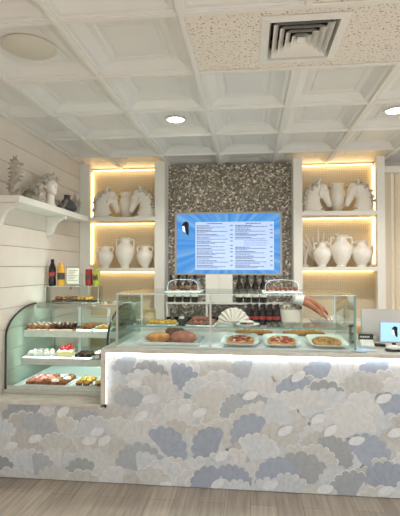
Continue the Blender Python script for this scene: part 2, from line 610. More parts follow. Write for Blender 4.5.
# curtain and valance at the right
cu = MB()
pts = []
n = 90
for k in range(n + 1):
    x = 1.47 + (3.3 - 1.47) * k / n
    pts.append((x, 5.2 + .035 * math.sin(k * 1.15) + .012 * math.sin(k * 2.9)))
for k in range(n):
    a, b = pts[k], pts[k + 1]
    for off in (0, .004):
        cu.quad([(a[0], a[1] + off, .02), (b[0], b[1] + off, .02), (b[0], b[1] + off, 2.6), (a[0], a[1] + off, 2.6)])
bmesh.ops.remove_doubles(cu.b, verts=cu.b.verts, dist=.0001)
t = thing('curtain', 'long cream pleated curtain hanging right of the shelving tower', 'curtain', (0, 0, 0))
cu.build('curtain_fabric', M['curtain'], t)
MB().box(1.44, 3.3, 5.10, 5.30, 2.6, 2.665).build('curtain_rail', M['white'], t, smooth=False)

# ------------------------------------------------------------------ wall shelf at left
t = thing('wall_shelf', 'white bracketed shelf along the boarded left wall', 'shelf', (WX, 3.19, 2.045))
MB().box(0.001, .228, 0, 1.44, 0, .055).build('shelf_board', M['white'], t, smooth=False, bevel=.008)
for y in (.02, .92):
    prof = [(.001, -.001), (.19, -.001), (.19, -.025), (.15, -.035), (.10, -.065), (.075, -.11), (.055, -.17), (.03, -.19), (.001, -.19)]
    MB().prism(prof, 'y', y, y + .05).build('bracket', M['white'], t, smooth=False, bevel=.003)
SZ = 2.1001

def remesh(o, vs):
    r = o.modifiers.new('remesh', 'REMESH')
    r.mode = 'VOXEL'
    r.voxel_size = vs
    r.use_smooth_shade = True
    return o

# seahorse
t = thing('seahorse_figurine', 'tall grey seahorse figurine at the near end of the wall shelf', 'figurine', (-1.83, 3.34, SZ))
b = MB()
b.box(-.045, .05, -.04, .04, 0, .018)
b.tube([(.03, 0, .03), (.045, 0, .05), (.03, 0, .068), (.008, 0, .055), (-.005, 0, .03), (-.03, 0, .03), (-.04, 0, .065), (-.03, 0, .11), (-.005, 0, .15), (.01, 0, .185), (0, 0, .225), (-.02, 0, .25), (-.022, 0, .275)],
       [.008, .010, .011, .012, .014, .017, .02, .026, .036, .04, .032, .024, .024], 12, (1, .8))
b.blob((-.005, 0, .285), (.033, .024, .027))
b.tube([(.01, 0, .28), (.035, 0, .268), (.062, 0, .262)], [.017, .011, .012], 10)
c = b
for (x, z, a) in ((-.015, .305, 95), (.0, .308, 75), (-.035, .295, 130), (-.045, .27, 170), (-.05, .235, 185), (-.045, .2, 200), (-.045, .17, 190), (-.05, .14, 195), (-.06, .11, 185), (-.062, .08, 180), (.05, .2, 0), (.048, .17, -15), (.035, .14, -30), (.035, .23, 20)):
    dx, dz = math.cos(R(a)), math.sin(R(a))
    L = .035 if z > .3 else .018
    c.tube([(x - dx * .01, 0, z - dz * .01), (x + dx * L, 0, z + dz * L)], [.010, .004], 6)
o = b.build('body', M['seahorse'], t)
remesh(o, .0045)

def branchy(mb, base, n, h, spread, rad, seed, flat=1.0):
    rnd = random.Random(seed)
    for i in range(n):
        a = rnd.uniform(0, 2 * PI)
        s = rnd.uniform(.3, 1) * spread
        hh = h * rnd.uniform(.6, 1)
        p0 = Vector(base)
        p1 = p0 + Vector((math.cos(a) * s * .5, math.sin(a) * s * .5 * flat, hh * .5))
        p2 = p0 + Vector((math.cos(a) * s, math.sin(a) * s * flat, hh))
        mb.tube([p0, p1, p2], [rad * 1.3, rad, rad * .5], 6)
        for q in range(3):
            a2 = a + rnd.uniform(-1.2, 1.2)
            m_ = p1.lerp(p2, rnd.uniform(0, .8))
            e = m_ + Vector((math.cos(a2) * s * .4, math.sin(a2) * s * .4 * flat, hh * rnd.uniform(.1, .3)))
            mb.tube([m_, e], [rad * .8, rad * .4], 6)

# dark lumpy coral
b = MB()
rnd = random.Random(3)
for i in range(26):
    a, s = rnd.uniform(0, 2 * PI), rnd.uniform(0, .05)
    zz = rnd.uniform(.012, .10) * (1 - s * 6)
    b.blob((s * math.cos(a), s * math.sin(a), max(.016, zz)), (.018,) * 3, 1, .3, 20, i)
b.lathe([(.05, 0), (.06, .01), (.05, .05), (.02, .08), (0, .085)], 16)
o = b.build('coral_ornament', M['grey_coral'], loc=(-1.79, 3.50, SZ))
tag(o, 'dark grey-green lumpy coral on the wall shelf right of the seahorse', 'coral ornament')
# pale coral cluster
b = MB()
b.lathe([(.05, 0), (.07, .02), (.06, .09), (.03, .14), (0, .15)], 16)
for i in range(48):
    a, s = rnd.uniform(0, 2 * PI), rnd.uniform(.01, .075)
    zz = .02 + rnd.uniform(0, .17) * (1 - s * 5)
    b.blob((s * math.cos(a), s * math.sin(a), max(.02, zz)), (.02, .02, .02), 1, .5, 30, i)
branchy(b, (-.02, 0, .1), 7, .11, .07, .008, 5)
o = b.build('coral_ornament', M['stone'], loc=(-1.82, 3.68, SZ))
tag(o, 'pale knobbly coral cluster on the wall shelf left of the classical bust', 'coral ornament')

# classical bust with curls, looking right
t = thing('bust', 'white classical head bust with thick curls on the wall shelf', 'bust', (-1.79, 3.87, SZ), R(-20))
b = MB()
b.lathe([(.055, 0), (.055, .012), (.042, .02), (.04, .03)], 20)
b.tube([(-.01, 0, .02), (0, 0, .06), (.0, 0, .11)], [.048, .038, .04], 14)
b.blob((.005, 0, .18), (.064, .056, .078), 3)
b.blob((.035, 0, .135), (.034, .036, .034), 2)
b.tube([(.062, 0, .195), (.078, 0, .168), (.06, 0, .16)], [.007, .012, .008], 8)
b.blob((.064, 0, .146), (.009, .016, .005), 1)
b.blob((.064, 0, .137), (.008, .014, .005), 1)
b.blob((.057, 0, .115), (.014, .018, .012), 1)
for s in (-1, 1):
    b.blob((.057, s * .022, .196), (.012, .018, .006), 1)
    b.blob((-.005, s * .056, .17), (.014, .008, .022), 1)
o = b.build('head', M['plaster'], t)
remesh(o, .005)
c = MB()
for i in range(90):
    a = rnd.uniform(R(35), R(325))
    e = rnd.uniform(R(-25), R(88))
    if math.cos(a) > .3 and e < R(35):
        continue
    rr = .078
    c.blob((-.006 + rr * math.cos(a) * math.cos(e), rr * .98 * math.sin(a) * math.cos(e), .2 + rr * 1.05 * math.sin(e)), (.026, .026, .022), 1, .7, 30, i)
for i in range(14):
    c.blob((rnd.uniform(.0, .06), rnd.uniform(-.05, .05), .262 + rnd.uniform(-.01, .025)), (.02, .018, .016), 1, .7, 30, i)
c.tube([(.05, -.02, .26), (.07, -.02, .29), (.06, -.02, .315)], [.012, .009, .003], 8)
c.tube([(.02, .02, .27), (.03, .02, .3), (.015, .02, .315)], [.012, .009, .003], 8)
c.build('curls', M['stone'], t)

# little dark leaf ornament, slate vase, pale leaf cluster
b = MB()
b.lathe([(.03, 0), (.03, .01), (.01, .02)], 14)
branchy(b, (0, 0, .012), 9, .09, .05, .009, 12)
o = b.build('coral_ornament', M['grey_coral'], loc=(-1.765, 4.08, SZ))
tag(o, 'little dark branching coral between the bust and the slate vase', 'coral ornament')
b = MB()
n = 10
prof = [(.055, 0), (.092, .03), (.1, .055), (.07, .1), (.032, .14), (.03, .165), (.036, .175)]
rings = []
for i, (r, zz) in enumerate(prof):
    rings.append([b.b.verts.new((r * math.cos((k + (i % 2) * .5) * 2 * PI / n), r * math.sin((k + (i % 2) * .5) * 2 * PI / n), zz)) for k in range(n)])
for i in range(len(prof) - 1):
    for k in range(n):
        A, B_ = rings[i], rings[i + 1]
        if i % 2 == 0:
            b.b.faces.new((A[k], A[(k + 1) % n], B_[k]))
            b.b.faces.new((A[(k + 1) % n], B_[(k + 1) % n], B_[k]))
        else:
            b.b.faces.new((A[k], B_[(k + 1) % n], B_[k]))
            b.b.faces.new((A[k], A[(k + 1) % n], B_[(k + 1) % n]))
b.b.faces.new(rings[0][::-1])
o = b.build('vase', M['vase_dark'], smooth=False, loc=(-1.81, 4.30, SZ))
tag(o, 'dark slate faceted vase with a narrow neck on the wall shelf', 'vase')
b = MB()
b.lathe([(.04, 0), (.045, .012), (.02, .03)], 14)
for i in range(13):
    a = i * 2.4
    h_ = .13 + .12 * ((i * 7) % 5) / 5
    s = .03 + .06 * ((i * 3) % 4) / 4
    b.tube([(0, 0, .015), (s * .4 * math.cos(a), s * .4 * math.sin(a), h_ * .5), (s * math.cos(a), s * math.sin(a), h_)], [.008, .016, .003], 6, (1, .4))
o = b.build('coral_ornament', M['stone'], loc=(-1.80, 4.53, SZ))
tag(o, 'pale finger coral with upright blades at the far end of the wall shelf', 'coral ornament')

# ------------------------------------------------------------------ horse heads and urns in the towers
def horse(loc, rz, label):
    t = thing('horse_bust', label, 'horse bust', loc, rz, 'horse head busts in the towers')
    b = MB()
    b.box(-.15, .07, -.06, .06, 0, .022)
    b.tube([(-.035, 0, .01), (-.06, 0, .08), (-.062, 0, .15), (-.035, 0, .225), (.01, 0, .275), (.04, 0, .29)],
           [.108, .098, .092, .084, .070, .05], 18, (1, .6))
    b.tube([(.005, 0, .285), (.045, 0, .27), (.075, 0, .215), (.10, 0, .15), (.122, 0, .10), (.132, 0, .075)],
           [.042, .062, .058, .040, .033, .026], 16, (1, .72))
    b.blob((.05, 0, .205), (.055, .046, .05), 2)
    b.blob((.128, 0, .078), (.031, .028, .026), 2)
    for s in (-1, 1):
        b.tube([(.005, s * .026, .31), (.015, s * .034, .34), (.03, s * .03, .368)], [.016, .016, .005], 8)
        b.tube([(.085, s * .04, .245), (.10, s * .041, .232), (.098, s * .04, .215)], [.005, .010, .006], 8)
        b.tube([(.137, s * .024, .085), (.146, s * .022, .074)], [.008, .005], 8)
        b.tube([(.03, s * .046, .235), (.02, s * .05, .19), (.045, s * .046, .155)], [.006, .010, .006], 8)
    o = b.build('head', M['plaster'], t)
    remesh(o, .006)
    c = MB()
    path = [(.045, .335), (.01, .335), (-.04, .32), (-.085, .29), (-.12, .25), (-.145, .205), (-.16, .16), (-.165, .11), (-.165, .065)]
    rr = random.Random(4)
    for i in range(len(path) - 1):
        for q in range(9):
            f_ = rr.random()
            x = path[i][0] * (1 - f_) + path[i + 1][0] * f_
            z = path[i][1] * (1 - f_) + path[i + 1][1] * f_
            ins = rr.uniform(0, .05)
            cx, cz = -.02, .12
            d = Vector((cx - x, 0, cz - z)).normalized() * ins
            c.blob((x + d.x, rr.uniform(-.05, .05), z + d.z), (.02, .017, .018), 1, .8, 30, i * 9 + q)
    c.build('mane', M['stone'], t)
    return t

def urn(loc, R_, H_, neck, label, hand='loop', group='cream urns in the towers'):
    t = thing('urn', label, 'vase', loc, 0, group)
    prof = [(.42, 0), (.45, .02), (.40, .06), (.55, .14), (.82, .3), (1.0, .5), (.98, .6), (.8, .72), (neck + .06, .8), (neck, .84), (neck, .94), (neck + .16, .985), (neck + .16, 1.0), (neck - .05, 1.0), (neck - .08, .9)]
    b = MB()
    b.lathe([(r * R_, z * H_) for r, z in prof], 28)
    b.build('vessel', M['ceramic'], t)
    for s in (-1, 1):
        h = MB()
        if hand == 'loop':
            p = [(s * neck * R_, 0, .93 * H_), (s * (neck + .4) * R_, 0, .95 * H_), (s * (neck + .52) * R_, 0, .86 * H_), (s * .80 * R_, 0, .70 * H_)]
        else:
            p = [(s * neck * R_, 0, .93 * H_), (s * .92 * R_, 0, .935 * H_), (s * .96 * R_, 0, .90 * H_), (s * .92 * R_, 0, .62 * H_)]
        h.tube(p, .008, 8)
        h.build('handle', M['ceramic'], t)
    return t

yh = 5.07
horse((-1.655, yh, ZL[0]), 0, 'white horse head with curly mane, left one in the left tower, facing right')
horse((-1.235, yh, ZL[0]), PI, 'white horse head with curly mane beside the mosaic, facing left')
horse((.74, yh, ZR[0]), 0, 'white horse head with curly mane beside the mosaic, facing right')
horse((1.185, yh, ZR[0]), PI, 'white horse head with curly mane nearest the curtain, facing left')
urn((-1.452, 5.185, ZL[0]), .098, .31, .62, 'cream two-handled urn between the horse heads of the left tower')
urn((.975, 5.185, ZR[0]), .105, .33, .66, 'cream two-handled urn between the horse heads of the right tower')
urn((-1.67, yh, ZL[1]), .098, .25, .5, 'squat cream urn leftmost on the lower shelf of the left tower')
urn((-1.435, yh, ZL[1]), .11, .345, .5, 'tall cream urn with square handles in the middle of the left tower', 'square')
urn((-1.20, yh, ZL[1]), .098, .255, .45, 'squat cream urn nearest the mosaic, lower shelf of the left tower')
urn((.79, yh, ZR[1]), .1, .275, .42, 'cream ribbed urn nearest the mosaic, lower shelf of the right tower')
urn((.995, yh, ZR[1]), .118, .345, .5, 'tall cream urn with square handles in the middle of the right tower', 'square')
urn((1.21, yh, ZR[1]), .112, .285, .42, 'cream urn nearest the curtain, lower shelf of the right tower')
def coral(loc, label, h=.2, sp=.1, n=10, seed=1, rad=.009):
    b = MB()
    b.lathe([(.035, 0), (.04, .012), (.02, .03)], 14)
    branchy(b, (0, 0, .015), n, h, sp, rad, seed, .45)
    o = b.build('coral_ornament', M['plaster'], loc=loc)
    return tag(o, label, 'coral ornament')
coral((-1.765, 5.2, ZL[1]), 'white branching coral behind the leftmost urn of the left tower', .25, .08, 12, 2)
coral((-1.07, 5.2, ZL[1]), 'white branching coral at the mosaic end of the left tower', .25, .06, 12, 3)
coral((1.33, 5.2, ZR[1]), 'white branching coral beside the urn nearest the curtain', .25, .06, 12, 4)
coral((.62, 5.2, ZR[1]), 'white branching coral at the mosaic end of the right tower', .24, .06, 12, 6)
b = MB()
b.lathe([(.03, 0), (.035, .012), (.01, .03)], 14)
for i in range(9):
    a = R(50 + 80 * i / 8)
    L = .40 + .06 * math.sin(i * 2.1)
    b.tube([(0, 0, .02), (L * .5 * math.cos(a), 0, L * .5), (L * math.cos(a), 0, L * math.sin(a))], [.008, .02, .004], 6, (1, .25))
o = b.build('fan_coral', M['plaster'], loc=(.77, 5.235, ZR[1]))
tag(o, 'tall white fan coral with long blades behind the ribbed urn', 'coral ornament')

# ------------------------------------------------------------------ menu screen on the mosaic
t = thing('menu_screen', 'wide wall screen showing a blue two-column menu on the mosaic', 'screen', (-.252, 5.14, 1.829))
W2, H2 = .614, .364
f = MB()
f.box(-W2, W2, 0, .055, -H2, -H2 + .022).box(-W2, W2, 0, .055, H2 - .022, H2).box(-W2, -W2 + .022, 0, .055, -H2 + .022, H2 - .022).box(W2 - .022, W2, 0, .055, -H2 + .022, H2 - .022)
f.build('bezel', M['bezel'], t, smooth=False)
MB().box(-W2 + .022, W2 - .022, .006, .0598, -H2 + .022, H2 - .022).build('display_panel', M['screen'], t, smooth=False)
px = 1.228 / 107.0
MX0, MX1, MZ0, MZ1 = (196 - 228.5) * px, (274 - 228.5) * px, (243.8 - 270) * px, (243.8 - 222) * px
tx = MB().box(MX0, MX1, .003, .0061, MZ0, MZ1)
rt = random.Random(11)
def words(x0, x1, z, h):
    x = x0
    while x < x1 - .006:
        l = min(rt.uniform(.010, .034), x1 - x)
        tx.quad([(x, .0029, z - h / 2), (x + l, .0029, z - h / 2), (x + l, .0029, z + h / 2), (x, .0029, z + h / 2)], 1)
        x += l + .006
def column(x0, x1, skip):
    z = MZ1 - .02
    i = 0
    words(x0 + .12, x1 - .12, z, .009)
    z -= .024
    while z > MZ0 + .02:
        if skip(i):
            words(x0 + .1, x1 - .06, z, .005)
            z -= .024
        else:
            words(x0, x0 + rt.uniform(.14, .24), z, .009)
            tx.quad([(x1 - .028, .0029, z - .0045), (x1, .0029, z - .0045), (x1, .0029, z + .0045), (x1 - .028, .0029, z + .0045)], 1)
            z -= .0155
            words(x0, x1 - rt.uniform(.05, .1), z, .0065)
            z -= .0145
            if rt.random() < .6:
                words(x0, x0 + rt.uniform(.1, .3), z, .0065)
                z -= .014
            z -= .007
        i += 1
mid = (MX0 + MX1) / 2
column(MX0 + .015, mid - .018, lambda i: False)
column(mid + .012, MX1 - .015, lambda i: i in (4, 5, 6))
LOGO = [(-.35, .55), (-.2, .85), (.1, 1.0), (.42, .92), (.55, .6), (.5, .1), (.55, -.4), (.5, -.95), (.2, -.7), (.05, -.3), (.0, .15), (-.1, .42), (-.38, .3)]
LOGOW = [(-.4, .28), (-.12, .40), (-.02, .15), (.03, -.28), (.1, -.5), (-.15, -.4), (-.32, -.2), (-.3, .05)]
def logo(parent, cx, cz, s, y):
    MB().prism([(cx + x * s, cz + z * s) for x, z in LOGO], 'y', y, y + .002).build('logo', M['logo_black'], parent, smooth=False)
    MB().prism([(cx + x * s, cz + z * s) for x, z in LOGOW], 'y', y - .0005, y + .002).build('logo_highlight', M['logo_white'], parent, smooth=False)
tx.build('menu_page', [M['menu'], M['menu_ink']], t, smooth=False)
logo(t, (185.3 - 228.5) * px, (243.8 - 228.6) * px, .085, .0035)

# ------------------------------------------------------------------ back counter and what stands on it
BZ = .95
t = thing('back_counter', 'white counter along the mosaic wall behind the glass case', 'counter', (-1.25, 4.5, 0))
MB().box(-.01, 2.27, -.02, .44, BZ - .035, BZ).build('worktop', M['marble'], t, smooth=False, bevel=.003)
MB().box(.01, 2.25, .05, .44, 0, .08).build('plinth', M['white'], t, smooth=False)
MB().box(0, 2.26, .02, .44, .08, BZ - .035).build('carcass', M['white'], t, smooth=False)
for i in range(5):
    d = MB().box(.01 + i * .448, .44 + i * .448, 0, .02, .1, BZ - .05).build('door', M['white'], t, smooth=False, bevel=.003)
    MB().box(.37 + i * .448, .38 + i * .448, -.018, .0, .66, .8).build('handle', M['steel'], d, smooth=False)
# riser shelf
t = thing('riser_shelf', 'low shelf on legs at the back of the rear counter under the screen', 'shelf', (-.9, 4.78, BZ + .0003))
MB().box(0, 1.3, 0, .15, .215, .23).build('board', M['white'], t, smooth=False)
for x in (0, .43, .86, 1.28):
    MB().box(x, x + .02, .01, .14, 0, .215).build('leg', M['white'], t, smooth=False)

# white box under the screen
t = thing('storage_box', 'white two-door cupboard box directly under the menu screen', 'cabinet', (-.475, 4.80, BZ + .2305))
MB().box(0, .29, .01, .12, 0, .30).build('body', M['white'], t, smooth=False, bevel=.004)
for a, b_ in ((.004, .143), (.147, .286)):
    MB().box(a, b_, 0, .01, .004, .145).build('door', M['white'], t, smooth=False)
    MB().box(a, b_, 0, .01, .15, .296).build('door', M['white'], t, smooth=False)

# dark tall bottles
def wine(loc, label):
    t = thing('wine_bottle', label, 'bottle', loc, 0, 'tall dark bottles on the riser shelf')
    MB().lathe([(.034, 0), (.036, .005), (.036, .17), (.03, .2), (.014, .23), (.013, .28), (.016, .285), (.016, .295)], 16).build('bottle_body', M['wine'], t)
    MB().lathe([(.0367, .06), (.0367, .13)], 16).build('label_band', M['label_white'], t)
    return t
p = wine((-.115, 4.85, BZ + .2305), 'tall dark bottle on the riser shelf right of the white cupboard box')
for i in range(1, 4):
    dup(p, (-.115 + .085 * i, 4.85, BZ + .2305))
for i in range(4):
    dup(p, (-.86 + .088 * i, 4.85, BZ + .2305), label='tall dark bottle on the riser shelf left of the white cupboard box')

# cola bottles on the rear counter
def cola(loc, label, group, s=1):
    t = thing('cola_bottle', label, 'bottle', loc, 0, group)
    MB().lathe([(.026, 0), (.031, .006), (.032, .05), (.028, .075), (.029, .1), (.032, .125), (.028, .155), (.014, .19), (.012, .205)], 18).build('bottle_body', M['cola'], t)
    MB().lathe([(.0325, .082), (.0325, .112)], 18).build('label_band', M['label_red'], t)
    MB().lathe([(.014, .205), (.014, .222), (.012, .224)], 14).build('cap', M['cola'], t)
    t.scale = (s,) * 3
    return t
p = cola((-.02, 4.56, BZ + .0005), 'dark cola bottle with red label in the row behind the glass case', 'cola bottles behind the case', 1.05)
for i in range(10):
    x = -.02 + .07 * (i % 5)
    if i:
        dup(p, (x + (.02 if i > 4 else 0), 4.56 + (.08 if i > 4 else 0), BZ + .0005))
# glasses on the riser shelf and rear counter at the left
def tumbler(loc, label, group):
    t = MB().lathe([(.022, 0), (.028, .002), (.034, .1), (.032, .1), (.026, .006), (0, .006)], 16).build('tumbler', M['acrylic'], loc=loc)
    return tag(t, label, 'glass', group)
p = tumbler((-.84, 4.57, BZ + .0005), 'clear tumbler in the rows behind the left half of the glass case', 'tumblers behind the case')
for i in range(16):
    if i:
        dup(p, (-.84 + .075 * (i % 8), 4.57 + .09 * (i // 8), BZ + .0005))
def cup(loc, label, group):
    t = thing('coffee_cup', label, 'cup', loc, 0, group)
    MB().lathe([(.022, 0), (.024, .004), (.038, .05), (.04, .06), (.037, .06), (.02, .008)], 16).build('bowl', M['plate'], t)
    MB().tube([(.036, 0, .05), (.058, 0, .045), (.055, 0, .02), (.03, 0, .015)], .004, 6).build('handle', M['plate'], t)
    return t
p = cup((.02, 4.83, BZ + .0005), 'white coffee cup under the riser shelf behind the cola bottles', 'cups under the riser shelf')
# (cups stand under the riser board)
for i in range(1, 4):
    dup(p, (.02 + .09 * i, 4.83, BZ + .0005))
# framed picture
t = thing('picture_frame', 'small gilt-framed sketch standing behind the left end of the glass case', 'picture', (-1.11, 4.52, BZ + .0005), 0)
MB().box(-.0, .15, .0, .02, 0, .014).box(0, .15, 0, .02, .166, .18).box(0, .014, 0, .02, .014, .166).box(.136, .15, 0, .02, .014, .166).build('frame', M['gold'], t, smooth=False)
MB().box(.014, .136, .008, .018, .014, .166).build('sketch', M['picture'], t, smooth=False)

# big white scallop shells
def scallop(loc, Rr, label):
    t = thing('scallop_shell', label, 'shell ornament', loc)
    b = MB()
    n = 44
    rings = []
    for rr in (.12, .4, .7, .9, 1.0):
        row = []
        for k in range(n + 1):
            a = R(-10 + 200 * k / n)
            rib = math.cos(k / n * 11 * 2 * PI)
            r_ = Rr * rr * (1 + (.03 * rib if rr > .85 else 0))
            row.append(b.b.verts.new((r_ * math.cos(a), -.02 * (1 - rr * rr) * 2 - .010 * rib * rr, Rr * .22 + r_ * math.sin(a))))
        rings.append(row)
    for i in range(len(rings) - 1):
        for k in range(n):
            b.b.faces.new((rings[i][k], rings[i][k + 1], rings[i + 1][k + 1], rings[i + 1][k]))
    b.b.faces.new(rings[0])
    o = b.build('fan', M['plaster'], t)
    s_ = o.modifiers.new('solid', 'SOLIDIFY')
    s_.thickness = .008
    MB().prism([(-Rr * .32, 0), (Rr * .32, 0), (Rr * .14, Rr * .25), (-Rr * .14, Rr * .25)], 'y', -.03, .03).build('foot', M['plaster'], t, smooth=False, bevel=.004)
    return t
scallop((-.165, 4.42 + .1, BZ + .0005), .165, 'large white scallop shell standing behind the middle of the glass case')
scallop((.83, 4.56, BZ + .0005), .11, 'white scallop shell standing behind the right end of the glass case')

# cream pot with mosaic lid
t = thing('cream_pot', 'cream ceramic pot with a speckled lid right of the cola bottles', 'pot', (.36 + .05, 4.60, BZ + .0005))
MB().lathe([(.09, 0), (.105, .01), (.112, .17), (.11, .19), (.1, .19)], 28).build('pot_body', M['ceramic'], t)
MB().lathe([(.112, .191), (.112, .21), (.08, .25), (.02, .262), (0, .263)], 28).build('lid', M['mosaic'], t)

# white bowl; solid forearms added in place of a reflection in the glass
t = thing('serving_bowl', 'white ridged bowl under the hands behind the glass case', 'bowl', (.70, 4.55, BZ + .0005))
MB().lathe([(.055, 0), (.06, .01), (.09, .04), (.12, .095), (.113, .095), (.085, .042), (.05, .015), (0, .012)], 10).build('bowl_body', M['plate'], t)
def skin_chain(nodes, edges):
    me = bpy.data.meshes.new('reflected_forearms')
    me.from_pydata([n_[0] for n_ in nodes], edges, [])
    o = bpy.data.objects.new('reflected_forearms', me)
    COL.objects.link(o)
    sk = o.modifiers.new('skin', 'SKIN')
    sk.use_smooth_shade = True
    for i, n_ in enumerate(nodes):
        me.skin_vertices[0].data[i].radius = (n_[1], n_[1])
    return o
nodes, edges = [], []
roots = []
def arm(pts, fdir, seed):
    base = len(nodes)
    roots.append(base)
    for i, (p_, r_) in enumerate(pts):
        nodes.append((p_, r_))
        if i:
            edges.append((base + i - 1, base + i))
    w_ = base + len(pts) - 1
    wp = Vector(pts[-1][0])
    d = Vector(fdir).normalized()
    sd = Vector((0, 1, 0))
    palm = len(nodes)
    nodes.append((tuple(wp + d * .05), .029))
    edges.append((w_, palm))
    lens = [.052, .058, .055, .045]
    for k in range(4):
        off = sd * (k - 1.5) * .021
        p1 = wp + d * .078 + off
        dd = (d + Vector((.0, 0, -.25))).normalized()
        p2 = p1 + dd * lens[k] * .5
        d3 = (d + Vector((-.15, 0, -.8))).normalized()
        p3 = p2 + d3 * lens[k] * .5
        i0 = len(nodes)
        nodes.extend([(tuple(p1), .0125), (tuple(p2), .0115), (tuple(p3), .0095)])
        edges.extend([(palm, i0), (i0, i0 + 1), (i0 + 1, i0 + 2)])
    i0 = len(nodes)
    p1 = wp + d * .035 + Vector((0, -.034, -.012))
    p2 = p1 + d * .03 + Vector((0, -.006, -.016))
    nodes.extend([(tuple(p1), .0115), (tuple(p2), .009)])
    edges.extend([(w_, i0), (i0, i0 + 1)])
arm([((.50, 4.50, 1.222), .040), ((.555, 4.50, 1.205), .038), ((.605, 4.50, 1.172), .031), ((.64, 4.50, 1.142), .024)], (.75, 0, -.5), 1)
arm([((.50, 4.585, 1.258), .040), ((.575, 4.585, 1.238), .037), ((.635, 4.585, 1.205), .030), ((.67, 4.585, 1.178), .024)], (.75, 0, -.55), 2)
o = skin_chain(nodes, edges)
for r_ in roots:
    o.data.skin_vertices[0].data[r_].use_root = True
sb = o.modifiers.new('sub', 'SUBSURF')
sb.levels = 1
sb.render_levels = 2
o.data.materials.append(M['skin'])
tag(o, 'solid forearms and hands standing in for a customer reflected in the glass', 'reflected_forearms')
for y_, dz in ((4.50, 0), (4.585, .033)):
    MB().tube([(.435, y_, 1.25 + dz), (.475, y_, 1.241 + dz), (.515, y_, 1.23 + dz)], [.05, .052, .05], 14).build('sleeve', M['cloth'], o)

# ------------------------------------------------------------------ the service counter
CY = 3.2
CZ = .965
t = counter = thing('service_counter', 'long pale counter with a shell-relief front and glowing under-edge', 'counter', (-1.04, CY, 0))
ox = 1.04
X1 = 1.75
MB().box(-.035, X1 + ox, -.03, .95, CZ - .027, CZ).build('countertop', M['marble'], t, smooth=False, bevel=.003)
MB().box(-.035, .005, -.03, .95, .565, CZ - .027).build('end_panel', M['marble'], t, smooth=False, bevel=.003)
MB().box(.005, X1 + ox, .012, .9, .0, CZ - .027).build('carcass', M['white'], t, smooth=False)
MB().box(-.885, .005, .012, .95, .0, .543).build('carcass', M['white'], t, smooth=False)
MB().box(-.895, -.036, -.03, 1.0, .543, .567).build('ledge', M['marble'], t, smooth=False, bevel=.003)
MB().box(.008, X1 + ox, -.0285, -.020, CZ - .036, CZ - .0275).build('light_strip', M['led_white'], t, smooth=False)
MB().box(.0055, .0095, -.0285, -.022, .57, CZ - .04).build('light_strip', M['led_soft'], t, smooth=False)

# relief of overlapping shells
PAL = {
    'blue': (164, 175, 192), 'grey': (177, 185, 194), 'dgrey': (165, 171, 178), 'cream': (211, 214, 217), 'beige': (203, 205, 204),
    'white': (226, 231, 236), 'pale': (206, 213, 220), 'sand': (193, 194, 193), 'green': (169, 178, 180)}
sm = MB()
clay = sm.b.loops.layers.float_color.new('Col')
def clampp(x, z, cx, cz):
    z = max(.004, z)
    x = max(-1.928, x)
    if x < -1.034 and z > .54:
        if cx < -1.034 or cz < .54:
            z = .54
        else:
            x = -1.034
    return x, min(z, CZ - .03)
def fan(cx, cz, r_, ang, color, lift, lobes=8, half=78, outline=True, ribs=True, rnd=random):
    """one flat scallop: a hinge, straight sides, a ruffled far edge"""
    c = lin(PAL[color])
    jit = rnd.uniform(.96, 1.05)
    c = tuple(v * jit for v in c)
    hx_, hz_ = cx - math.cos(ang) * r_ * .52, cz - math.sin(ang) * r_ * .52
    n_ = lobes * 6
    ph0 = rnd.uniform(0, 6)
    def put(grow, col, lf, tones):
        rows = []
        for q in (.0, .3, .65, .9, 1.0):
            row = []
            for k in range(n_ + 1):
                u = -1 + 2 * k / n_
                a = ang + R(half) * u * (1 if q > .5 else .9)
                lob = abs(math.sin(k / 6 * PI)) ** .7
                rr = r_ * q * (1 + (.11 * (lob - .6) + .04 * math.sin(2.5 * u + ph0)) * (q if q > .6 else 0)) * (1 - .16 * u * u)
                x = hx_ + rr * math.cos(a) + grow * q * math.cos(a)
                z_ = hz_ + rr * math.sin(a) + grow * q * math.sin(a)
                x, z_ = clampp(x, z_, cx, cz)
                row.append(sm.b.verts.new((x, CY - lf, z_)))
            rows.append(row)
        for i in range(len(rows) - 1):
            for k in range(n_):
                f_ = sm.b.faces.new((rows[i][k], rows[i][k + 1], rows[i + 1][k + 1], rows[i + 1][k]))
                tone = (.955 if k % 6 in (5, 0) else 1.01) if tones and i > 0 else 1.0
                for l_ in f_.loops:
                    l_[clay] = (col[0] * tone, col[1] * tone, col[2] * tone, 1)
    if outline:
        put(.007, lin((228, 230, 232)), lift, False)
    put(0, c, lift + .00004, ribs)
def pebble(cx, cz, a_, b_, tilt, lift):
    n_ = 20
    vs_ = []
    for k in range(n_):
        t_ = k * 2 * PI / n_
        ex, ez = a_ * math.cos(t_) * (1 + .12 * math.sin(2 * t_)), b_ * math.sin(t_)
        x, z_ = clampp(cx + ex * math.cos(tilt) - ez * math.sin(tilt), cz + ex * math.sin(tilt) + ez * math.cos(tilt), cx, cz)
        vs_.append(sm.b.verts.new((x, CY - lift, z_)))
    f_ = sm.b.faces.new(vs_)
    for l_ in f_.loops:
        l_[clay] = (*lin(PAL['white']), 1)

def PX(px_, py_):     # a spot on the counter front, from where it is in the photograph
    a = (px_ - 200) / FPX
    b_ = (258 - py_) / FPX
    fx, fy, fz = -math.sin(YAW) * math.cos(PITCH), math.cos(YAW) * math.cos(PITCH), math.sin(PITCH)
    ux, uy, uz = math.sin(YAW) * math.sin(PITCH), -math.cos(YAW) * math.sin(PITCH), math.cos(PITCH)
    d = (fx + a * math.cos(YAW) + b_ * ux, fy + a * math.sin(YAW) + b_ * uy, fz + b_ * uz)
    s = CY / d[1]
    return d[0] * s, EYE + d[2] * s

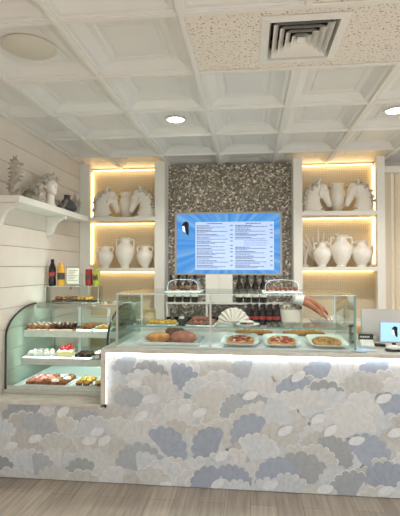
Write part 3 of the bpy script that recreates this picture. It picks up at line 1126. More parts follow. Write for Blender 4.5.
rs = random.Random(21)
todo = []
for iz in range(9):
    for ix in range(21):
        x, z = -1.97 + ix * .19 + (iz % 2) * .095 + rs.uniform(-.03, .03), .0 + iz * .118 + rs.uniform(-.025, .025)
        if x > 1.7 or (x < -1.06 and z > .58):
            continue
        todo.append((z + rs.uniform(-.05, .05), x, z, rs.uniform(.17, .21), R(90) + rs.uniform(-1.25, 1.25), rs.choice(['cream', 'cream', 'beige', 'pale', 'pale', 'sand', 'cream', 'beige']), rs.random() < .4, rs.random() < .6))
# the darker and bluer shells, where the photograph has them
SPEC = [(121, 371, .10, 'grey'), (152, 372, .11, 'dgrey'), (126, 402, .11, 'grey'), (188, 386, .15, 'blue'), (172, 442, .12, 'blue'), (142, 457, .14, 'grey'),
        (17, 416, .14, 'dgrey'), (40, 425, .12, 'grey'), (66, 418, .13, 'sand'), (90, 423, .12, 'grey'), (115, 421, .13, 'sand'), (45, 469, .11, 'grey'), (79, 471, .11, 'green'),
        (165, 473, .12, 'pale'), (2, 466, .10, 'dgrey'), (302, 391, .14, 'blue'), (327, 396, .13, 'dgrey'), (314, 376, .11, 'blue'), (372, 376, .12, 'blue'),
        (355, 391, .14, 'sand'), (236, 406, .11, 'grey'), (252, 408, .10, 'grey'), (245, 431, .12, 'blue'), (206, 445, .12, 'blue'), (337, 450, .11, 'dgrey'), (372, 452, .13, 'blue'),
        (300, 467, .15, 'dgrey'), (272, 472, .12, 'blue'), (203, 478, .10, 'blue'), (231, 477, .12, 'blue'), (345, 485, .12, 'dgrey'), (392, 477, .13, 'blue'), (398, 411, .12, 'blue'),
        (202, 389, .09, 'pale'), (240, 371, .09, 'grey'), (320, 442, .11, 'sand'), (60, 445, .12, 'beige'), (215, 470, .11, 'pale'), (395, 440, .12, 'sand'),
        (110, 445, .12, 'beige'), (260, 450, .13, 'pale'), (280, 420, .13, 'pale'), (345, 420, .14, 'cream'), (180, 415, .13, 'cream'), (150, 420, .12, 'cream')]
for px_, py_, r_, c_ in SPEC:
    x, z = PX(px_, py_)
    todo.append((z - .07, x, z, r_ * 1.55, R(rs.choice((60, 95, 130, 80, 150, 30))) + rs.uniform(-.3, .3), c_, rs.random() < .25, rs.random() < .5))
todo.sort(key=lambda q: -q[0])
for i, (key, x, z, r_, a_, c_, ol, rb) in enumerate(todo):
    fan(x, z, r_, a_, c_, .0012 + i * .00007, rs.choice((7, 8, 9)), rs.choice((70, 78, 88)), ol, rb, rs)
LT = .0012 + len(todo) * .00007
for px_, py_ in ((88, 399), (98, 431), (36, 438), (64, 411), (105, 440), (142, 415), (185, 408), (135, 383), (200, 412), (222, 455), (90, 440), (150, 398), (298, 376), (285, 430), (318, 418), (395, 432), (383, 398), (250, 395), (330, 430), (270, 484), (356, 440), (218, 483), (165, 485), (385, 490), (325, 488), (12, 445)):
    x, z = PX(px_, py_)
    pebble(x, z, .055, .03, rs.uniform(.1, .6), LT + .0002)
o = sm.build('front_panel', M['shell'], None, smooth=True, ang=60)
o.parent = counter
o.matrix_parent_inverse = Matrix.Translation((1.04, -CY, 0))

# ------------------------------------------------------------------ straight glass case on the counter
GX0, GX1 = -.985, .735
GY0, GY1 = 3.25, 4.02
GZ = 1.366
t = thing('glass_display_case', 'long straight glass display case on the counter', 'display case', (GX0, GY0, CZ + .0003))
gw, gd, gh = GX1 - GX0, GY1 - GY0, GZ - CZ
dv = .70
MB().box(.014, dv - .002, 0, .006, .012, gh - .012).build('front_glass', M['glass'], t, smooth=False)
MB().box(dv + .002, gw - .014, 0, .006, .012, gh - .012).build('front_glass', M['glass'], t, smooth=False)
MB().box(0, .006, .006, gd, .012, gh - .012).build('side_glass', M['glass_teal'], t, smooth=False)
MB().box(gw - .006, gw, .006, gd, .012, gh - .012).build('side_glass', M['glass_teal'], t, smooth=False)
tp = MB().box(0, gw, 0, gd, gh - .006, gh).build('top_glass', M['glass_teal'], t, smooth=False)
fr = MB()
fr.box(0, gw, -.004, .010, gh - .012, gh - .006)
fr.box(0, gw, -.004, .012, 0, .012)
fr.box(0, gw, gd - .012, gd, gh - .012, gh - .006)
fr.box(0, .012, gd - .012, gd, 0, gh - .006).box(gw - .012, gw, gd - .012, gd, 0, gh - .006)
fr.build('frame', M['case_white'], t, smooth=False)
for x, w_, mm in ((0, .014, 'steel'), (gw - .014, .014, 'glass_edge')):
    MB().box(x, x + w_, -.004, .010, .012, gh - .012).build('corner_post', M[mm], t, smooth=False)
MB().box(dv - .006, dv + .006, -.004, .008, .012, gh - .012).build('divider', M['steel'], t, smooth=False)
MB().box(.008, gw - .008, .012, gd - .012, .0004, .010).build('deck', M['tray'], t, smooth=False)
for a, b_ in ((.012, dv - .01), (dv + .01, gw - .012)):
    s = MB().box(a, b_, .24, .62, .120, .128).build('shelf', M['glass_teal'], t, smooth=False)
    MB().box(a, b_, .236, .24, .118, .130).build('shelf_edge', M['glass_edge'], s, smooth=False)
MB().box(.05, gw - .05, .0105, .02, gh - .0115, gh - .0065).build('light_strip', M['led_cool'], t, smooth=False)
DZ = CZ + .0108            # deck surface
MZ = CZ + .1285            # middle shelf surface

# things on top of the case
def dome_tray(loc, W, label, food, food_label, group):
    t = thing('domed_tray', label, 'cake dome', loc)
    MB().box(-W / 2, W / 2, -.13, .13, 0, .012).build('tray', M['strip'], t, smooth=False, bevel=.005)
    d = MB()
    n_ = 22
    for q in range(2):
        pass
    prof = []
    for k in range(n_ + 1):
        a = PI * k / n_
        prof.append((-(W / 2 - .02) * math.copysign(abs(math.cos(a)) ** .55, math.cos(a)), .012 + .085 * math.sin(a) ** .55))
    for k in range(n_):
        a, b_ = prof[k], prof[k + 1]
        d.quad([(a[0], -.11, a[1]), (b_[0], -.11, b_[1]), (b_[0], .11, b_[1]), (a[0], .11, a[1])])
    for y in (-.11, .11):
        d.b.faces.new([d.b.verts.new((p_[0], y, p_[1])) for p_ in prof])
    bmesh.ops.remove_doubles(d.b, verts=d.b.verts, dist=.0001)
    d.build('dome', M['acrylic'], t)
    rim = MB()
    rim.tube([(p_[0], -.11, p_[1]) for p_ in prof], .0022, 6)
    rim.build('dome_rim', M['plate'], t)
    return t
dome_tray((-.50, 3.44, GZ + .0008), .27, 'clear domed cake tray on the left of the glass case top', None, None, None)
dome_tray((.23, 3.44, GZ + .0008), .28, 'clear domed cake tray on the right of the glass case top', None, None, None)
def blobpastry(name, loc, r_, m, label, cat, group, nz=.25, seed=0, rz=0, top=None):
    b = MB()
    b.blob((0, 0, r_[2] * .82), r_, 2, nz, 18, seed)
    for v in b.b.verts:
        v.co.z = max(0, v.co.z)
    if top:
        b.blob((0, 0, r_[2] * 1.5), (r_[0] * .6, r_[1] * .6, r_[2] * .45), 2, .3, 20, seed + 3, mi=1)
        m = [m, top]
    o = b.build(name, m, loc=loc)
    o.rotation_euler = (0, 0, rz)
    return tag(o, label, cat, group)
for i in range(4):
    blobpastry('bun', (-.575 + .05 * i, 3.40 + .04 * (i % 2), GZ + .0145), (.028, .03, .021), M['crust_dark'], 'brown bun under the left cake dome', 'pastry', 'buns under the left dome', seed=i)
for i in range(7):
    blobpastry('pastry', (.13 + .034 * i, 3.40 + .05 * (i % 2), GZ + .0145), (.017, .024, .017), M['crust_red'], 'small reddish pastry under the right cake dome', 'pastry', 'pastries under the right dome', seed=i)

# ---- food on the deck
def platter(cx, cy, W, D, z0, label, tilt=0):
    t = thing('serving_platter', label, 'platter', (cx, cy, z0), 0, 'white platters on the case deck')
    b = MB()
    rows = []
    for (s, zz) in ((.72, 0), (.74, .001), (.80, .012), (1.0, .026), (1.0, .030), (.985, .030), (.79, .0165), (.70, .005)):
        row = []
        for k in range(32):
            a = k * 2 * PI / 32
            ca, sa = math.cos(a), math.sin(a)
            e = .35
            row.append(b.b.verts.new((W / 2 * s * math.copysign(abs(ca) ** e, ca), D / 2 * s * math.copysign(abs(sa) ** e, sa), zz)))
        rows.append(row)
    for i in range(len(rows) - 1):
        for k in range(32):
            b.b.faces.new((rows[i][k], rows[i][(k + 1) % 32], rows[i + 1][(k + 1) % 32], rows[i + 1][k]))
    b.b.faces.new(rows[0][::-1])
    b.b.faces.new(rows[-1])
    b.build('dish', M['plate'], t)
    MB().box(-W * .3, W * .3, D * .22, D * .28, -.0155, .001).build('foot', M['plate'], t, smooth=False)
    t.rotation_euler = (tilt, 0, 0)
    return t
def pizza(cx, cy, z0, R_, label, topm, items, seed, sy=1.15):
    t = thing('pizza', label, 'pizza', (cx, cy, z0))
    rr = random.Random(seed)
    b = MB()
    n_ = 36
    prof = [(.96, 0), (1.0, .006), (1.0, .014), (.95, .02), (.88, .015), (.0, .012)]
    rows = []
    wob = [1 + .03 * noise.noise(Vector((math.cos(k * 2 * PI / n_) * 2, math.sin(k * 2 * PI / n_) * 2, seed))) for k in range(n_)]
    for r_, z_ in prof:
        rows.append([b.b.verts.new((R_ * r_ * wob[k] * math.cos(k * 2 * PI / n_), R_ * sy * r_ * wob[k] * math.sin(k * 2 * PI / n_), z_)) for k in range(n_)])
    for i in range(len(rows) - 1):
        for k in range(n_):
            b.b.faces.new((rows[i][k], rows[i][(k + 1) % n_], rows[i + 1][(k + 1) % n_], rows[i + 1][k]))
    b.b.faces.new(rows[0][::-1])
    b.build('crust', M['pizza_base'], t)
    b = MB()
    b.lathe([(R_ * .86, .0135), (R_ * .86, .0185), (R_ * .5, .019), (0, .0195)], 30)
    for v in b.b.verts:
        v.co.y *= sy
    b.build('sauce', topm, t)
    for m_, cnt, rad in items:
        for q in range(cnt):
            a, s = rr.uniform(0, 2 * PI), math.sqrt(rr.random()) * R_ * .74
            o = MB().blob((s * math.cos(a), s * sy * math.sin(a), .0205), (rad * rr.uniform(.8, 1.2), rad * rr.uniform(.8, 1.2), .006), 1, .3, 20, q).build('topping', m_, t)
    return t
pl_y = 3.452
for cx, lab, plab, topm, items in (
        (-.075, 'white platter under the pizza nearest the case divider', 'mushroom and salami pizza nearest the case divider', M['sauce'], [(M['salami'], 16, .017), (M['mush'], 10, .012), (M['choc'], 5, .008)]),
        (.235, 'white platter under the middle pizza', 'dark red salami pizza in the middle of the three', M['sauce'], [(M['salami'], 20, .02), (M['mush'], 6, .011), (M['choc'], 5, .008)]),
        (.565, 'white platter under the pale cheese pizza', 'pale cheese pizza at the right end of the case', M['cheese'], [(M['crust'], 12, .014), (M['crust_dark'], 6, .01), (M['green'], 6, .008)])):
    platter(cx, pl_y, .275, .37, DZ + .0105, lab, R(4))
    pizza(cx, pl_y, DZ + .0105 + .0058, .104, plab, topm, items, int(cx * 100), 1.38).rotation_euler = (R(4), 0, 0)

# long loaves behind the pizzas
def loaf(name, loc, L, W, H, m, rz, label, group=None, cat='bread', seed=0, slashes=0):
    t = thing(name, label, cat, loc, rz, group)
    b = MB()
    b.blob((0, 0, H * .42), (L / 2, W / 2, H * .58), 3, .08, 14, seed)
    for v in b.b.verts:
        v.co.z = max(0, v.co.z)
        e = abs(v.co.x) / (L / 2)
    b.build('crust', m, t)
    if slashes:
        c = MB()
        for i in range(slashes):
            x = -L * .3 + L * .6 * i / max(1, slashes - 1)
            hh = H * .42 + H * .58 * math.sqrt(max(.05, 1 - (x / (L / 2)) ** 2))
            c.tube([(x - W * .12, -W * .22, hh * .93), (x, 0, hh * .995), (x + W * .12, W * .22, hh * .93)], [.002, .006, .002], 6)
        c.build('slashes', M['cream'] if m is M['crust'] else M['pizza_base'], t)
    return t
loaf('baguette', (.03, 3.90, DZ + .0005), .32, .07, .055, M['crust'], 0, 'golden baguette lying behind the mushroom pizza', 'baguettes behind the pizzas', seed=2, slashes=5)
loaf('baguette', (.45, 3.90, DZ + .0005), .36, .07, .055, M['crust'], 0, 'golden baguette lying behind the two right-hand pizzas', 'baguettes behind the pizzas', seed=5, slashes=5)

# left: white tray of three loaves
TYc = 3.44
t = thing('serving_tray', 'long white tray holding three loaves at the left of the case', 'tray', (-.605, TYc, DZ + .0004))
b = MB()
b.box(-.22, .22, -.14, .14, 0, .006)
b.prism([(-.22, .0), (-.245, .028), (-.238, .028), (-.212, .006)], 'y', -.14, .14)
b.prism([(.22, .0), (.245, .028), (.238, .028), (.212, .006)], 'y', -.14, .14)
b.prism([(-.14, 0), (-.158, .026), (-.152, .026), (-.134, .006)], 'x', -.235, .235)
b.prism([(.14, 0), (.158, .026), (.152, .026), (.134, .006)], 'x', -.235, .235)
b.build('dish', M['plate'], t, smooth=False)
tz = DZ + .0068
loaf('bread_loaf', (-.70, TYc - .02, tz), .19, .13, .075, M['crust'], R(4), 'orange-brown loaf at the left of the loaf tray', 'loaves on the white tray', seed=1)
loaf('bread_loaf', (-.59, TYc + .095, tz), .17, .07, .115, M['crust_dark'], R(-5), 'dark brown loaf at the back of the loaf tray', 'loaves on the white tray', seed=4, slashes=3)
loaf('bread_loaf', (-.505, TYc - .02, tz), .21, .14, .088, M['crust_red'], R(-6), 'reddish-brown loaf at the right of the loaf tray', 'loaves on the white tray', seed=8, slashes=0)

# middle shelf
t = thing('serving_tray', 'thin white tray of yellow pastries on the middle glass shelf', 'tray', (-.70, 3.60, MZ + .0005))
MB().box(-.12, .12, -.09, .09, 0, .008).build('dish', M['plate'], t, smooth=False, bevel=.003)
for i in range(10):
    blobpastry('pastry', (-.79 + .044 * (i % 5), 3.56 + .07 * (i // 5), MZ + .009), (.021, .028, .016), M['pastry_y'], 'small yellow pastry on the left tray of the middle shelf', 'pastry', 'yellow pastries on the middle shelf', seed=i, rz=i)
t = thing('jar', 'little black jar with a pale lid on the middle glass shelf', 'jar', (-.545, 3.58, MZ + .0005))
MB().lathe([(.022, 0), (.026, .004), (.026, .042), (.02, .05)], 18).build('jar_body', M['dark'], t)
MB().lathe([(.021, .051), (.021, .066), (.018, .068)], 18).build('lid', M['label_white'], t)
t = thing('serving_tray', 'thin white tray heaped with reddish pastries on the middle shelf', 'tray', (-.385, 3.60, MZ + .0005))
MB().box(-.115, .115, -.1, .1, 0, .008).build('dish', M['plate'], t, smooth=False, bevel=.003)
rq = random.Random(9)
for i in range(15):
    blobpastry('mini_croissant', (-.385 - .085 + .042 * (i % 5), 3.545 + .055 * (i // 5), MZ + .009), (.022, .026, .019), M['crust_red'] if i % 3 else M['crust_dark'], 'little reddish croissant heaped on the tray right of the black jar', 'pastry', 'little croissants on the middle shelf', .3, i, i * 1.3)
for i in range(7):
    blobpastry('mini_croissant', (-.385 - .06 + .02 * i, 3.575 + .05 * (i % 2), MZ + .038), (.022, .025, .016), M['crust_red'], 'little reddish croissant on top of the heap right of the black jar', 'pastry', 'little croissants on the middle shelf', .3, i + 40, i)
t = thing('plate', 'round white plate of cake on the middle shelf right of the divider', 'plate', (-.02, 3.62, MZ + .0005))
MB().lathe([(.05, 0), (.07, .002), (.095, .012), (.093, .014), (.068, .006), (0, .005)], 28).build('dish', M['plate'], t)
for i, (dx, m_) in enumerate(((-.03, M['choc']), (.02, M['crust_red']))):
    b = MB()
    b.prism([(-.028, -.04), (.028, -.03), (.0, .045)], 'z', 0, .02)
    b.prism([(-.028, -.04), (.028, -.03), (.0, .045)], 'z', .02, .03, 1)
    o = b.build('cake_slice', [m_, M['cream']], smooth=False, loc=(-.02 + dx, 3.62, MZ + .0068))
    tag(o, ('dark' if i == 0 else 'reddish') + ' cake slice with cream top on the round plate', 'cake')

# ------------------------------------------------------------------ curved pastry case at the left
KX0, KX1 = -1.925, -1.082
LZ = .5675
KY = 3.375
t = case = thing('curved_pastry_case', 'curved glass pastry case with three lit levels on the low ledge', 'display case', (KX0, KY, LZ))
kw = KX1 - KX0
KD = .85
prof = [(.0, .03), (.0, .43)]
for k in range(1, 13):
    a = PI / 2 * k / 12
    prof.append((.46 * (1 - math.cos(a) ** 1.15), .43 + .235 * math.sin(a) ** .95))
prof.append((.50, .667))
HT = .667
MB().box(0, kw, -.01, KD, 0, .03).build('base', M['case_base'], t, smooth=False, bevel=.003)
g = MB()
for k in range(len(prof) - 1):
    a, b_ = prof[k], prof[k + 1]
    g.quad([(.012, a[0], a[1]), (kw - .012, a[0], a[1]), (kw - .012, b_[0], b_[1]), (.012, b_[0], b_[1])])
bmesh.ops.remove_doubles(g.b, verts=g.b.verts, dist=.0001)
g.build('front_glass', M['glass'], t)
side = [(p_[0], p_[1]) for p_ in prof] + [(KD, .667), (KD, .03)]
for x in (.004, kw - .008):
    MB().prism(side, 'x', x, x + .004).build('side_glass', M['glass_teal'], t, smooth=False)
for x in (.007, kw - .007):
    f = MB()
    f.tube([(x, p_[0], p_[1]) for p_ in prof], .0085, 8)
    f.build('rim', M['black'], t)
f = MB().box(0, kw, .50, KD, HT - .008, HT)
f.build('top_panel', M['glass_teal'], t, smooth=False)
MB().box(.012, kw - .012, .502, .512, HT - .045, HT - .008).build('vent_strip', M['steel'], t, smooth=False)
f = MB()
for x in (0, .27, .56, kw - .03):
    f.box(x, x + .03, KD - .012, KD, .03, HT - .005)
f.box(.03, kw - .03, KD - .012, KD, .03, .06).box(.03, kw - .03, KD - .012, KD, HT - .03, HT - .005)
f.build('back_frame', M['steel'], t, smooth=False)
MB().box(.03, kw - .03, KD - .008, KD - .004, .06, HT - .03).build('back_glass', M['glass_teal'], t, smooth=False)
def kshelf(y0, z):
    s = MB().box(.02, kw - .02, y0, KD - .03, z - .008, z).build('shelf', M['glass_teal'], t, smooth=False)
    MB().box(.04, kw - .012, y0 - .006, y0, z - .05, z + .002).build('price_strip', M['strip'], s, smooth=False)
    MB().box(.05, kw - .05, y0 + .004, y0 + .016, z - .02, z - .0085).build('light_strip', M['led_cool'], s, smooth=False)
kshelf(.232, .458)
kshelf(.186, .236)
MB().box(.02, kw - .02, .02, KD - .02, .0305, .034).build('floor_plate', M['tray'], t, smooth=False)
MB().box(.02, kw - .02, .004, .012, .0305, .06).build('price_strip', M['strip'], t, smooth=False)
MB().box(.05, kw - .05, .516, .532, HT - .024, HT - .010).build('light_strip', M['led_cool'], t, smooth=False)
def kw_at(dx, dy, z):
    return (KX0 + dx, KY + dy, LZ + z)
def ktray(dx, dy, z, W, D, label, m='tray'):
    b = MB()
    b.box(-W / 2, W / 2, -D / 2, D / 2, 0, .005)
    b.box(-W / 2, W / 2, -D / 2, -D / 2 + .005, .005, .012).box(-W / 2, W / 2, D / 2 - .005, D / 2, .005, .012)
    b.box(-W / 2, -W / 2 + .005, -D / 2 + .005, D / 2 - .005, .005, .012).box(W / 2 - .005, W / 2, -D / 2 + .005, D / 2 - .005, .005, .012)
    o = b.build('pastry_tray', M[m], smooth=False, loc=kw_at(dx, dy, z + .0005))
    return tag(o, label, 'tray', 'trays in the curved case')
z1, z2, z3 = .458, .236, .0345
ktray(.13, .37, z1, .20, .22, 'brown tray of frosted cookies, top shelf of the curved case', 'browntray')
for i in range(12):
    blobpastry('cookie', kw_at(.055 + .05 * (i % 4), .30 + .075 * (i // 4), z1 + .006), (.026, .032, .022), M['pastry_b'], 'brown cookie with pale frosting at the left of the top shelf', 'pastry', 'frosted cookies, top shelf', .2, i, i, M['cream'])
ktray(.345, .37, z1, .20, .22, 'brown tray of chocolate cakes, top shelf of the curved case', 'browntray')
for i in range(10):
    blobpastry('chocolate_cake', kw_at(.272 + .036 * (i % 5), .32 + .09 * (i // 5), z1 + .006), (.018, .038, .026), M['choc'], 'small chocolate cake with white icing on the top shelf', 'pastry', 'chocolate cakes, top shelf', .15, i, .4, M['cream'] if i % 2 else M['pink'])
ktray(.545, .37, z1, .13, .22, 'white tray of flaky pastries, top shelf of the curved case')
for i in range(4):
    blobpastry('croissant', kw_at(.52 + .05 * (i % 2), .33 + .08 * (i // 2), z1 + .006), (.028, .034, .022), M['pastry_b'], 'flaky golden croissant right of the chocolate cakes', 'pastry', 'croissants, top shelf', .3, i, i)
ktray(.69, .37, z1, .12, .22, 'white tray of tartlets at the right end of the top shelf')
for i in range(4):
    blobpastry('tartlet', kw_at(.665 + .05 * (i % 2), .33 + .08 * (i // 2), z1 + .006), (.024, .03, .018), M['pastry_y'], 'yellow tartlet with cream at the right end of the top shelf', 'pastry', 'tartlets, top shelf', .2, i, i, M['cream'])
# middle
ktray(.155, .31, z2, .22, .20, 'white tray of cream rolls, middle shelf of the curved case')
rl = None
for i in range(8):
    t2 = thing('cream_roll', 'speckled white cream roll at the left of the middle shelf', 'pastry', kw_at(.08 + .05 * (i % 4), .265 + .09 * (i // 4), z2 + .0056), R(15), 'cream rolls, middle shelf')
    MB().tube([(0, -.035, .023), (0, 0, .024), (0, .035, .023)], [.02, .023, .02], 12).build('roll', M['cream'], t2)
    c = MB()
    for q in range(7):
        c.blob((random.uniform(-.017, .017), random.uniform(-.03, .03), .040 + random.uniform(-.004, .004)), (.006, .006, .005), 1, .3)
    c.build('crumbs', M['choc'], t2)
ktray(.37, .31, z2, .19, .20, 'white tray under the berry cake, middle shelf of the curved case')
t2 = thing('berry_cake', 'yellow custard cake topped with red berries on the middle shelf', 'cake', kw_at(.37, .31, z2 + .0056), R(12))
MB().box(-.065, .065, -.06, .06, 0, .035).build('sponge', M['custard'], t2, smooth=False, bevel=.006)
MB().box(-.065, .065, -.06, .06, .035, .048).build('icing', M['cream'], t2, smooth=False, bevel=.005)
for i, (x, y) in enumerate(((-.03, -.01), (.0, .02), (.03, .01), (.025, .04), (.045, .03), (-.01, .045), (.02, -.02))):
    MB().blob((x, y, .06 + (.015 if i in (2, 3) else 0)), (.018, .018, .018), 2, .1, 20, i).build('berry', M['berry'], t2)
ktray(.55, .31, z2, .15, .20, 'white tray of chocolate bars, middle shelf of the curved case')
for i in range(4):
    o = MB().box(-.014, .014, -.085, .085, 0, .032).build('chocolate_bar', M['choc'], smooth=False, bevel=.004, loc=kw_at(.495 + .037 * i, .31, z2 + .0058))
    o.rotation_euler = (0, 0, 0)
    tag(o, 'long dark chocolate bar right of the berry cake', 'pastry', 'chocolate bars, middle shelf')
for i in range(2):
    o = MB().box(-.022, .022, -.03, .03, 0, .04).box(-.022, .022, -.03, .03, .04, .05, 1).build('brownie', [M['choc'], M['cream']], smooth=False, loc=kw_at(.67, .265 + .09 * i, z2 + .0005))
    tag(o, 'dark brownie with a pale top at the right end of the middle shelf', 'pastry', 'brownies, middle shelf')
# bottom
ktray(.285, .23, z3, .36, .28, 'white tray of pink iced slices on the bottom of the curved case')
for i in range(15):
    k3 = i % 5
    m_ = M['pink'] if (k3 < 2 or i == 7) else M['cream'] if i % 2 else M['pastry_b']
    b = MB()
    b.box(-.028, .028, -.036, .036, 0, .026)
    b.blob((0, 0, .028), (.03, .036, .016), 2, .4, 25, i, mi=1)
    o = b.build('iced_slice', [M['pastry_b'], m_], loc=kw_at(.15 + .067 * k3, .14 + .088 * (i // 5), z3 + .0058))
    kk = 'pink iced' if m_ is M['pink'] else 'white iced' if m_ is M['cream'] else 'plain brown'
    tag(o, kk + ' pastry slice on the big tray at the bottom of the curved case', 'pastry', kk + ' slices, bottom level')
def ytart(n_, x0, y0, cols, lab, grp):
    for i in range(n_):
        t2 = thing('fruit_tart', lab, 'pastry', kw_at(x0 + .062 * (i % cols), y0 + .075 * (i // cols), z3 + .0058), i, grp)
        MB().lathe([(.022, 0), (.03, .016), (.028, .018), (0, .018)], 14).build('shell', M['pastry_b'], t2)
        MB().blob((0, 0, .024), (.025, .025, .014), 2, .5, 30, i).build('filling', M['pastry_y'], t2)
        MB().blob((.008, .004, .036), (.01, .007, .006), 1, .4, 30, i).build('garnish', M['green'], t2)
ktray(.585, .23, z3, .17, .28, 'white tray of yellow tarts beside the pink slices')
ytart(6, .555, .14, 2, 'yellow fruit tart with green garnish beside the pink slices', 'yellow tarts, bottom level')
ktray(.745, .23, z3, .13, .28, 'white tray of yellow tarts at the right end of the bottom')
ytart(6, .715, .14, 2, 'yellow fruit tart at the right end of the bottom level', 'yellow tarts at the right, bottom level')

# acrylic box on top of the case, with pastries inside and bottles and cans above
KT = LZ + HT
t = thing('acrylic_box', 'clear acrylic pastry box on top of the curved case', 'box', (-1.905, 4.04, KT + .0005))
bw, bd, bh = .51, .13, .145
g = MB()
g.box(0, bw, 0, .003, 0, bh).box(0, bw, bd - .003, bd, 0, bh).box(0, .003, .003, bd - .003, 0, bh).box(bw - .003, bw, .003, bd - .003, 0, bh).box(.003, bw - .003, .003, bd - .003, bh - .003, bh).box(.003, bw - .003, .003, bd - .003, 0, .003)
g.build('walls', M['acrylic'], t, smooth=False)
e = MB()
for x in (0, bw):
    e.box(x - .0015, x + .0015, -.002, .001, 0, bh)
e.box(0, bw, -.002, .001, bh - .003, bh)
e.build('edges', M['strip'], t, smooth=False)
MB().box(.235, .255, -.008, -.002, bh - .03, bh - .004).build('latch', M['browntray'], t, smooth=False)
o = MB().box(-.2, .2, -.05, .05, 0, .008).build('pastry_tray', M['browntray'], smooth=False, loc=(-1.65, 4.105, KT + .004))
tag(o, 'flat brown tray inside the clear acrylic box', 'tray')
for i in range(10):
    m_ = M['pastry_b'] if i < 3 else M['crust_dark'] if i < 6 else M['pastry_y']
    kk = 'brown' if i < 3 else 'dark' if i < 6 else 'yellowish'
    blobpastry('pastry', (-1.82 + .037 * i, 4.10, KT + .0125), (.018, .036, .022), m_, kk + ' pastry inside the clear acrylic box', 'pastry', kk + ' pastries in the acrylic box', .25, i)
TZ = KT + bh + .001
cola((-1.868, 4.10, TZ), 'black cola bottle with red label standing on the acrylic box', None, 1.13)
t = thing('juice_bottle', 'yellow juice bottle with white label beside the cola on the acrylic box', 'bottle', (-1.782, 4.10, TZ))
MB().lathe([(.032, 0), (.036, .006), (.036, .15), (.034, .175), (.022, .195), (.02, .2)], 18).build('bottle_body', M['juice'], t)
MB().lathe([(.0365, .06), (.0365, .125)], 18).build('label_band', M['can_band'], t)
MB().lathe([(.022, .2), (.022, .217), (.02, .219)], 14).build('cap', M['juice'], t)
t = thing('sign_holder', 'clear acrylic sign holder with a pale card between juice and cans', 'sign', (-1.735, 4.10, TZ))
MB().box(0, .17, 0, .004, 0, .12).build('holder', M['acrylic'], t, smooth=False)
cd = MB().box(.012, .13, -.002, -.0003, .02, .17).build('card', M['label_white'], t, smooth=False)
s = MB()
for i in range(7):
    s.box(.024, .118 - .02 * (i % 3), -.0032, -.0021, .145 - i * .016, .149 - i * .016)
s.build('print', M['inkgrey'], cd, smooth=False)
MB().box(0, .17, -.03, .035, 0, .004).build('foot', M['acrylic'], t, smooth=False)
for x, m_, lab in ((-1.508, 'can_red', 'red drink can standing on the acrylic box'), (-1.435, 'can_green', 'lime yellow drink can beside the red one on the acrylic box')):
    t = thing('drink_can', lab, 'can', (x, 4.10, TZ), 0, 'drink cans on the acrylic box')
    MB().lathe([(.026, 0), (.033, .008), (.033, .145), (.028, .158)], 20).build('can_body', M[m_], t)
    MB().lathe([(.028, .158), (.029, .162), (.026, .162), (.025, .158)], 20).build('lid', M['alu'], t)
    b = MB()
    for q in range(5):
        a = R(-130 + q * 18)
        b.box(.0332 * math.cos(a) - .005, .0332 * math.cos(a) + .005, .0332 * math.sin(a) - .001, .0332 * math.sin(a) + .001, .05 + .01 * (q % 2), .11 - .008 * (q % 3))
    b.build('can_print', M['can_band'], t, smooth=False)

# ------------------------------------------------------------------ till area at the right
t = thing('till_monitor', 'large silver till monitor seen from behind at the right', 'monitor', (1.0, 3.70, CZ + .0005), 0)
b = MB()
b.prism([(0, .045), (.05, .045), (.16, .24), (.145, .25), (.0, .075)], 'x', -.12, .42)
for v in b.b.verts:
    if v.co.z > .2 and v.co.x < 0:
        v.co.x += .03
b.build('screen_back', M['silver'], t, smooth=False, bevel=.006)
MB().box(.04, .26, .02, .2, 0, .06).build('stand', M['silver'], t, smooth=False, bevel=.01)
t = thing('customer_display', 'small lit blue customer screen with a black emblem', 'screen', (1.01, 3.42, CZ + .0005), R(-6))
b = MB()
b.box(-.07, .10, 0, .016, .04, .195)
b.build('housing', M['silver'], t, smooth=False, bevel=.006)
MB().box(-.062, .092, -.002, .001, .05, .187).build('display_panel', M['pos_screen'], t, smooth=False)
logo(t, .03, .12, .042, -.0035)
MB().box(-.0, .07, .018, .07, 0, .012).box(.02, .045, .014, .04, .012, .09).build('foot', M['dark'], t, smooth=False, bevel=.003)
t = thing('card_reader', 'pale counter sign block with a black nameplate near the till', 'sign', (.85, 3.44, CZ + .0005), R(-4))
MB().prism([(-.05, 0), (.07, 0), (.07, .04), (.02, .055), (-.05, .02)], 'x', -.045, .05).build('block', M['strip'], t, smooth=False, bevel=.004)
pl_ = MB().box(-.05, .055, .035, .045, .05, .093).build('nameplate', M['dark'], t, smooth=False)
s = MB()
x = -.04
for l in (.02, .012, .016, .01, .014):
    s.box(x, x + l - .004, .0335, .0351, .064 + .004 * (l > .013), .078)
    x += l
s.build('lettering', M['label_white'], pl_, smooth=False)
t = thing('card_terminal', 'dark handheld card terminal standing against the case end', 'terminal', (.80, 3.62, CZ + .0005), R(10))
MB().box(-.022, .022, 0, .05, 0, .14).build('terminal_body', M['dark'], t, smooth=False, bevel=.005)
MB().box(-.016, .016, -.002, .001, .08, .125).build('terminal_screen', M['silver'], t, smooth=False)
t = thing('stylus_tray', 'flat dark scanner lying on the counter before the till monitor', 'scanner', (.945, 3.52, CZ + .0005), R(-15))
MB().box(-.07, .06, -.025, .025, 0, .018).build('scanner_body', M['dark'], t, smooth=False, bevel=.006)
MB().box(.03, .055, -.018, .018, .018, .026).build('scanner_button', M['silver'], t, smooth=False)
t = thing('mouse', 'white rounded handset on a black base at the right edge', 'handset', (.985, 3.30, CZ + .0005))
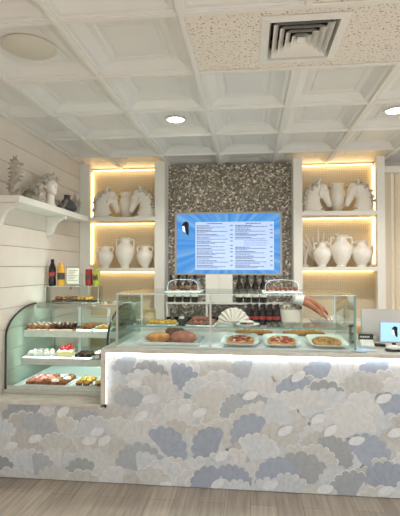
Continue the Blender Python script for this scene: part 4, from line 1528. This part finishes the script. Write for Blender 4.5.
MB().box(-.035, .06, -.02, .04, 0, .012).build('base', M['dark'], t, smooth=False, bevel=.004)
MB().blob((.015, .01, .026), (.05, .03, .018), 2).build('shell', M['plate'], t)
for i, (x, y, a) in enumerate(((.80, 3.34, 25), (.765, 3.30, -10))):
    o = MB().box(-.05, .05, -.075, .075, 0, .003).build('leaflet', M['flyer'], smooth=False, loc=(x, y, CZ + .0006 + .0034 * i))
    o.rotation_euler = (0, 0, R(a))
    tag(o, ('light blue leaflet lying under another at the case corner', 'light blue leaflet on top at the case corner')[i], 'leaflet')

# ------------------------------------------------------------------ light
wd = bpy.data.worlds.new('daylight')
C.world = wd
wd.use_nodes = True
wd.node_tree.nodes['Background'].inputs['Color'].default_value = (1, .99, .97, 1)
wd.node_tree.nodes['Background'].inputs['Strength'].default_value = .8
def area(name, loc, rot, sx, sy, power, col):
    l = bpy.data.lights.new(name, 'AREA')
    l.shape = 'RECTANGLE'
    l.size, l.size_y = sx, sy
    l.energy = power
    l.color = col
    o = bpy.data.objects.new(name, l)
    COL.objects.link(o)
    o.location = loc
    o.rotation_euler = rot
    return o
# added front fill, as if from an unseen shopfront behind the viewer
area('front_fill_light', (.4, -2.1, 1.4), (R(90), 0, 0), 4.2, 2.4, 10, (1, .98, .95))
# two downlights in view; the unseen others are added fill bounced off the floor
for x, y, e_, cone in ((-.62, 3.72, 120, 145), (1.15, 3.70, 120, 145), (-.62, 1.1, 190, 84), (.58, 1.1, 190, 84), (1.76, 1.1, 190, 84), (-.62, -.9, 170, 84), (1.15, -.9, 170, 84), (2.4, 3.7, 120, 100)):
    l = bpy.data.lights.new('downlight_and_fill_beam', 'SPOT')
    l.energy = e_
    l.spot_size = R(cone)
    l.spot_blend = .8
    l.shadow_soft_size = .07
    l.color = (1, .97, .93)
    o = bpy.data.objects.new('downlight_and_fill_beam', l)
    COL.objects.link(o)
    o.location = (x, y, ZC + .045)

vs = C.view_settings
vs.view_transform = 'Standard'
vs.look = 'None'
vs.exposure = .68
vs.gamma = 1
vs.use_curve_mapping = False
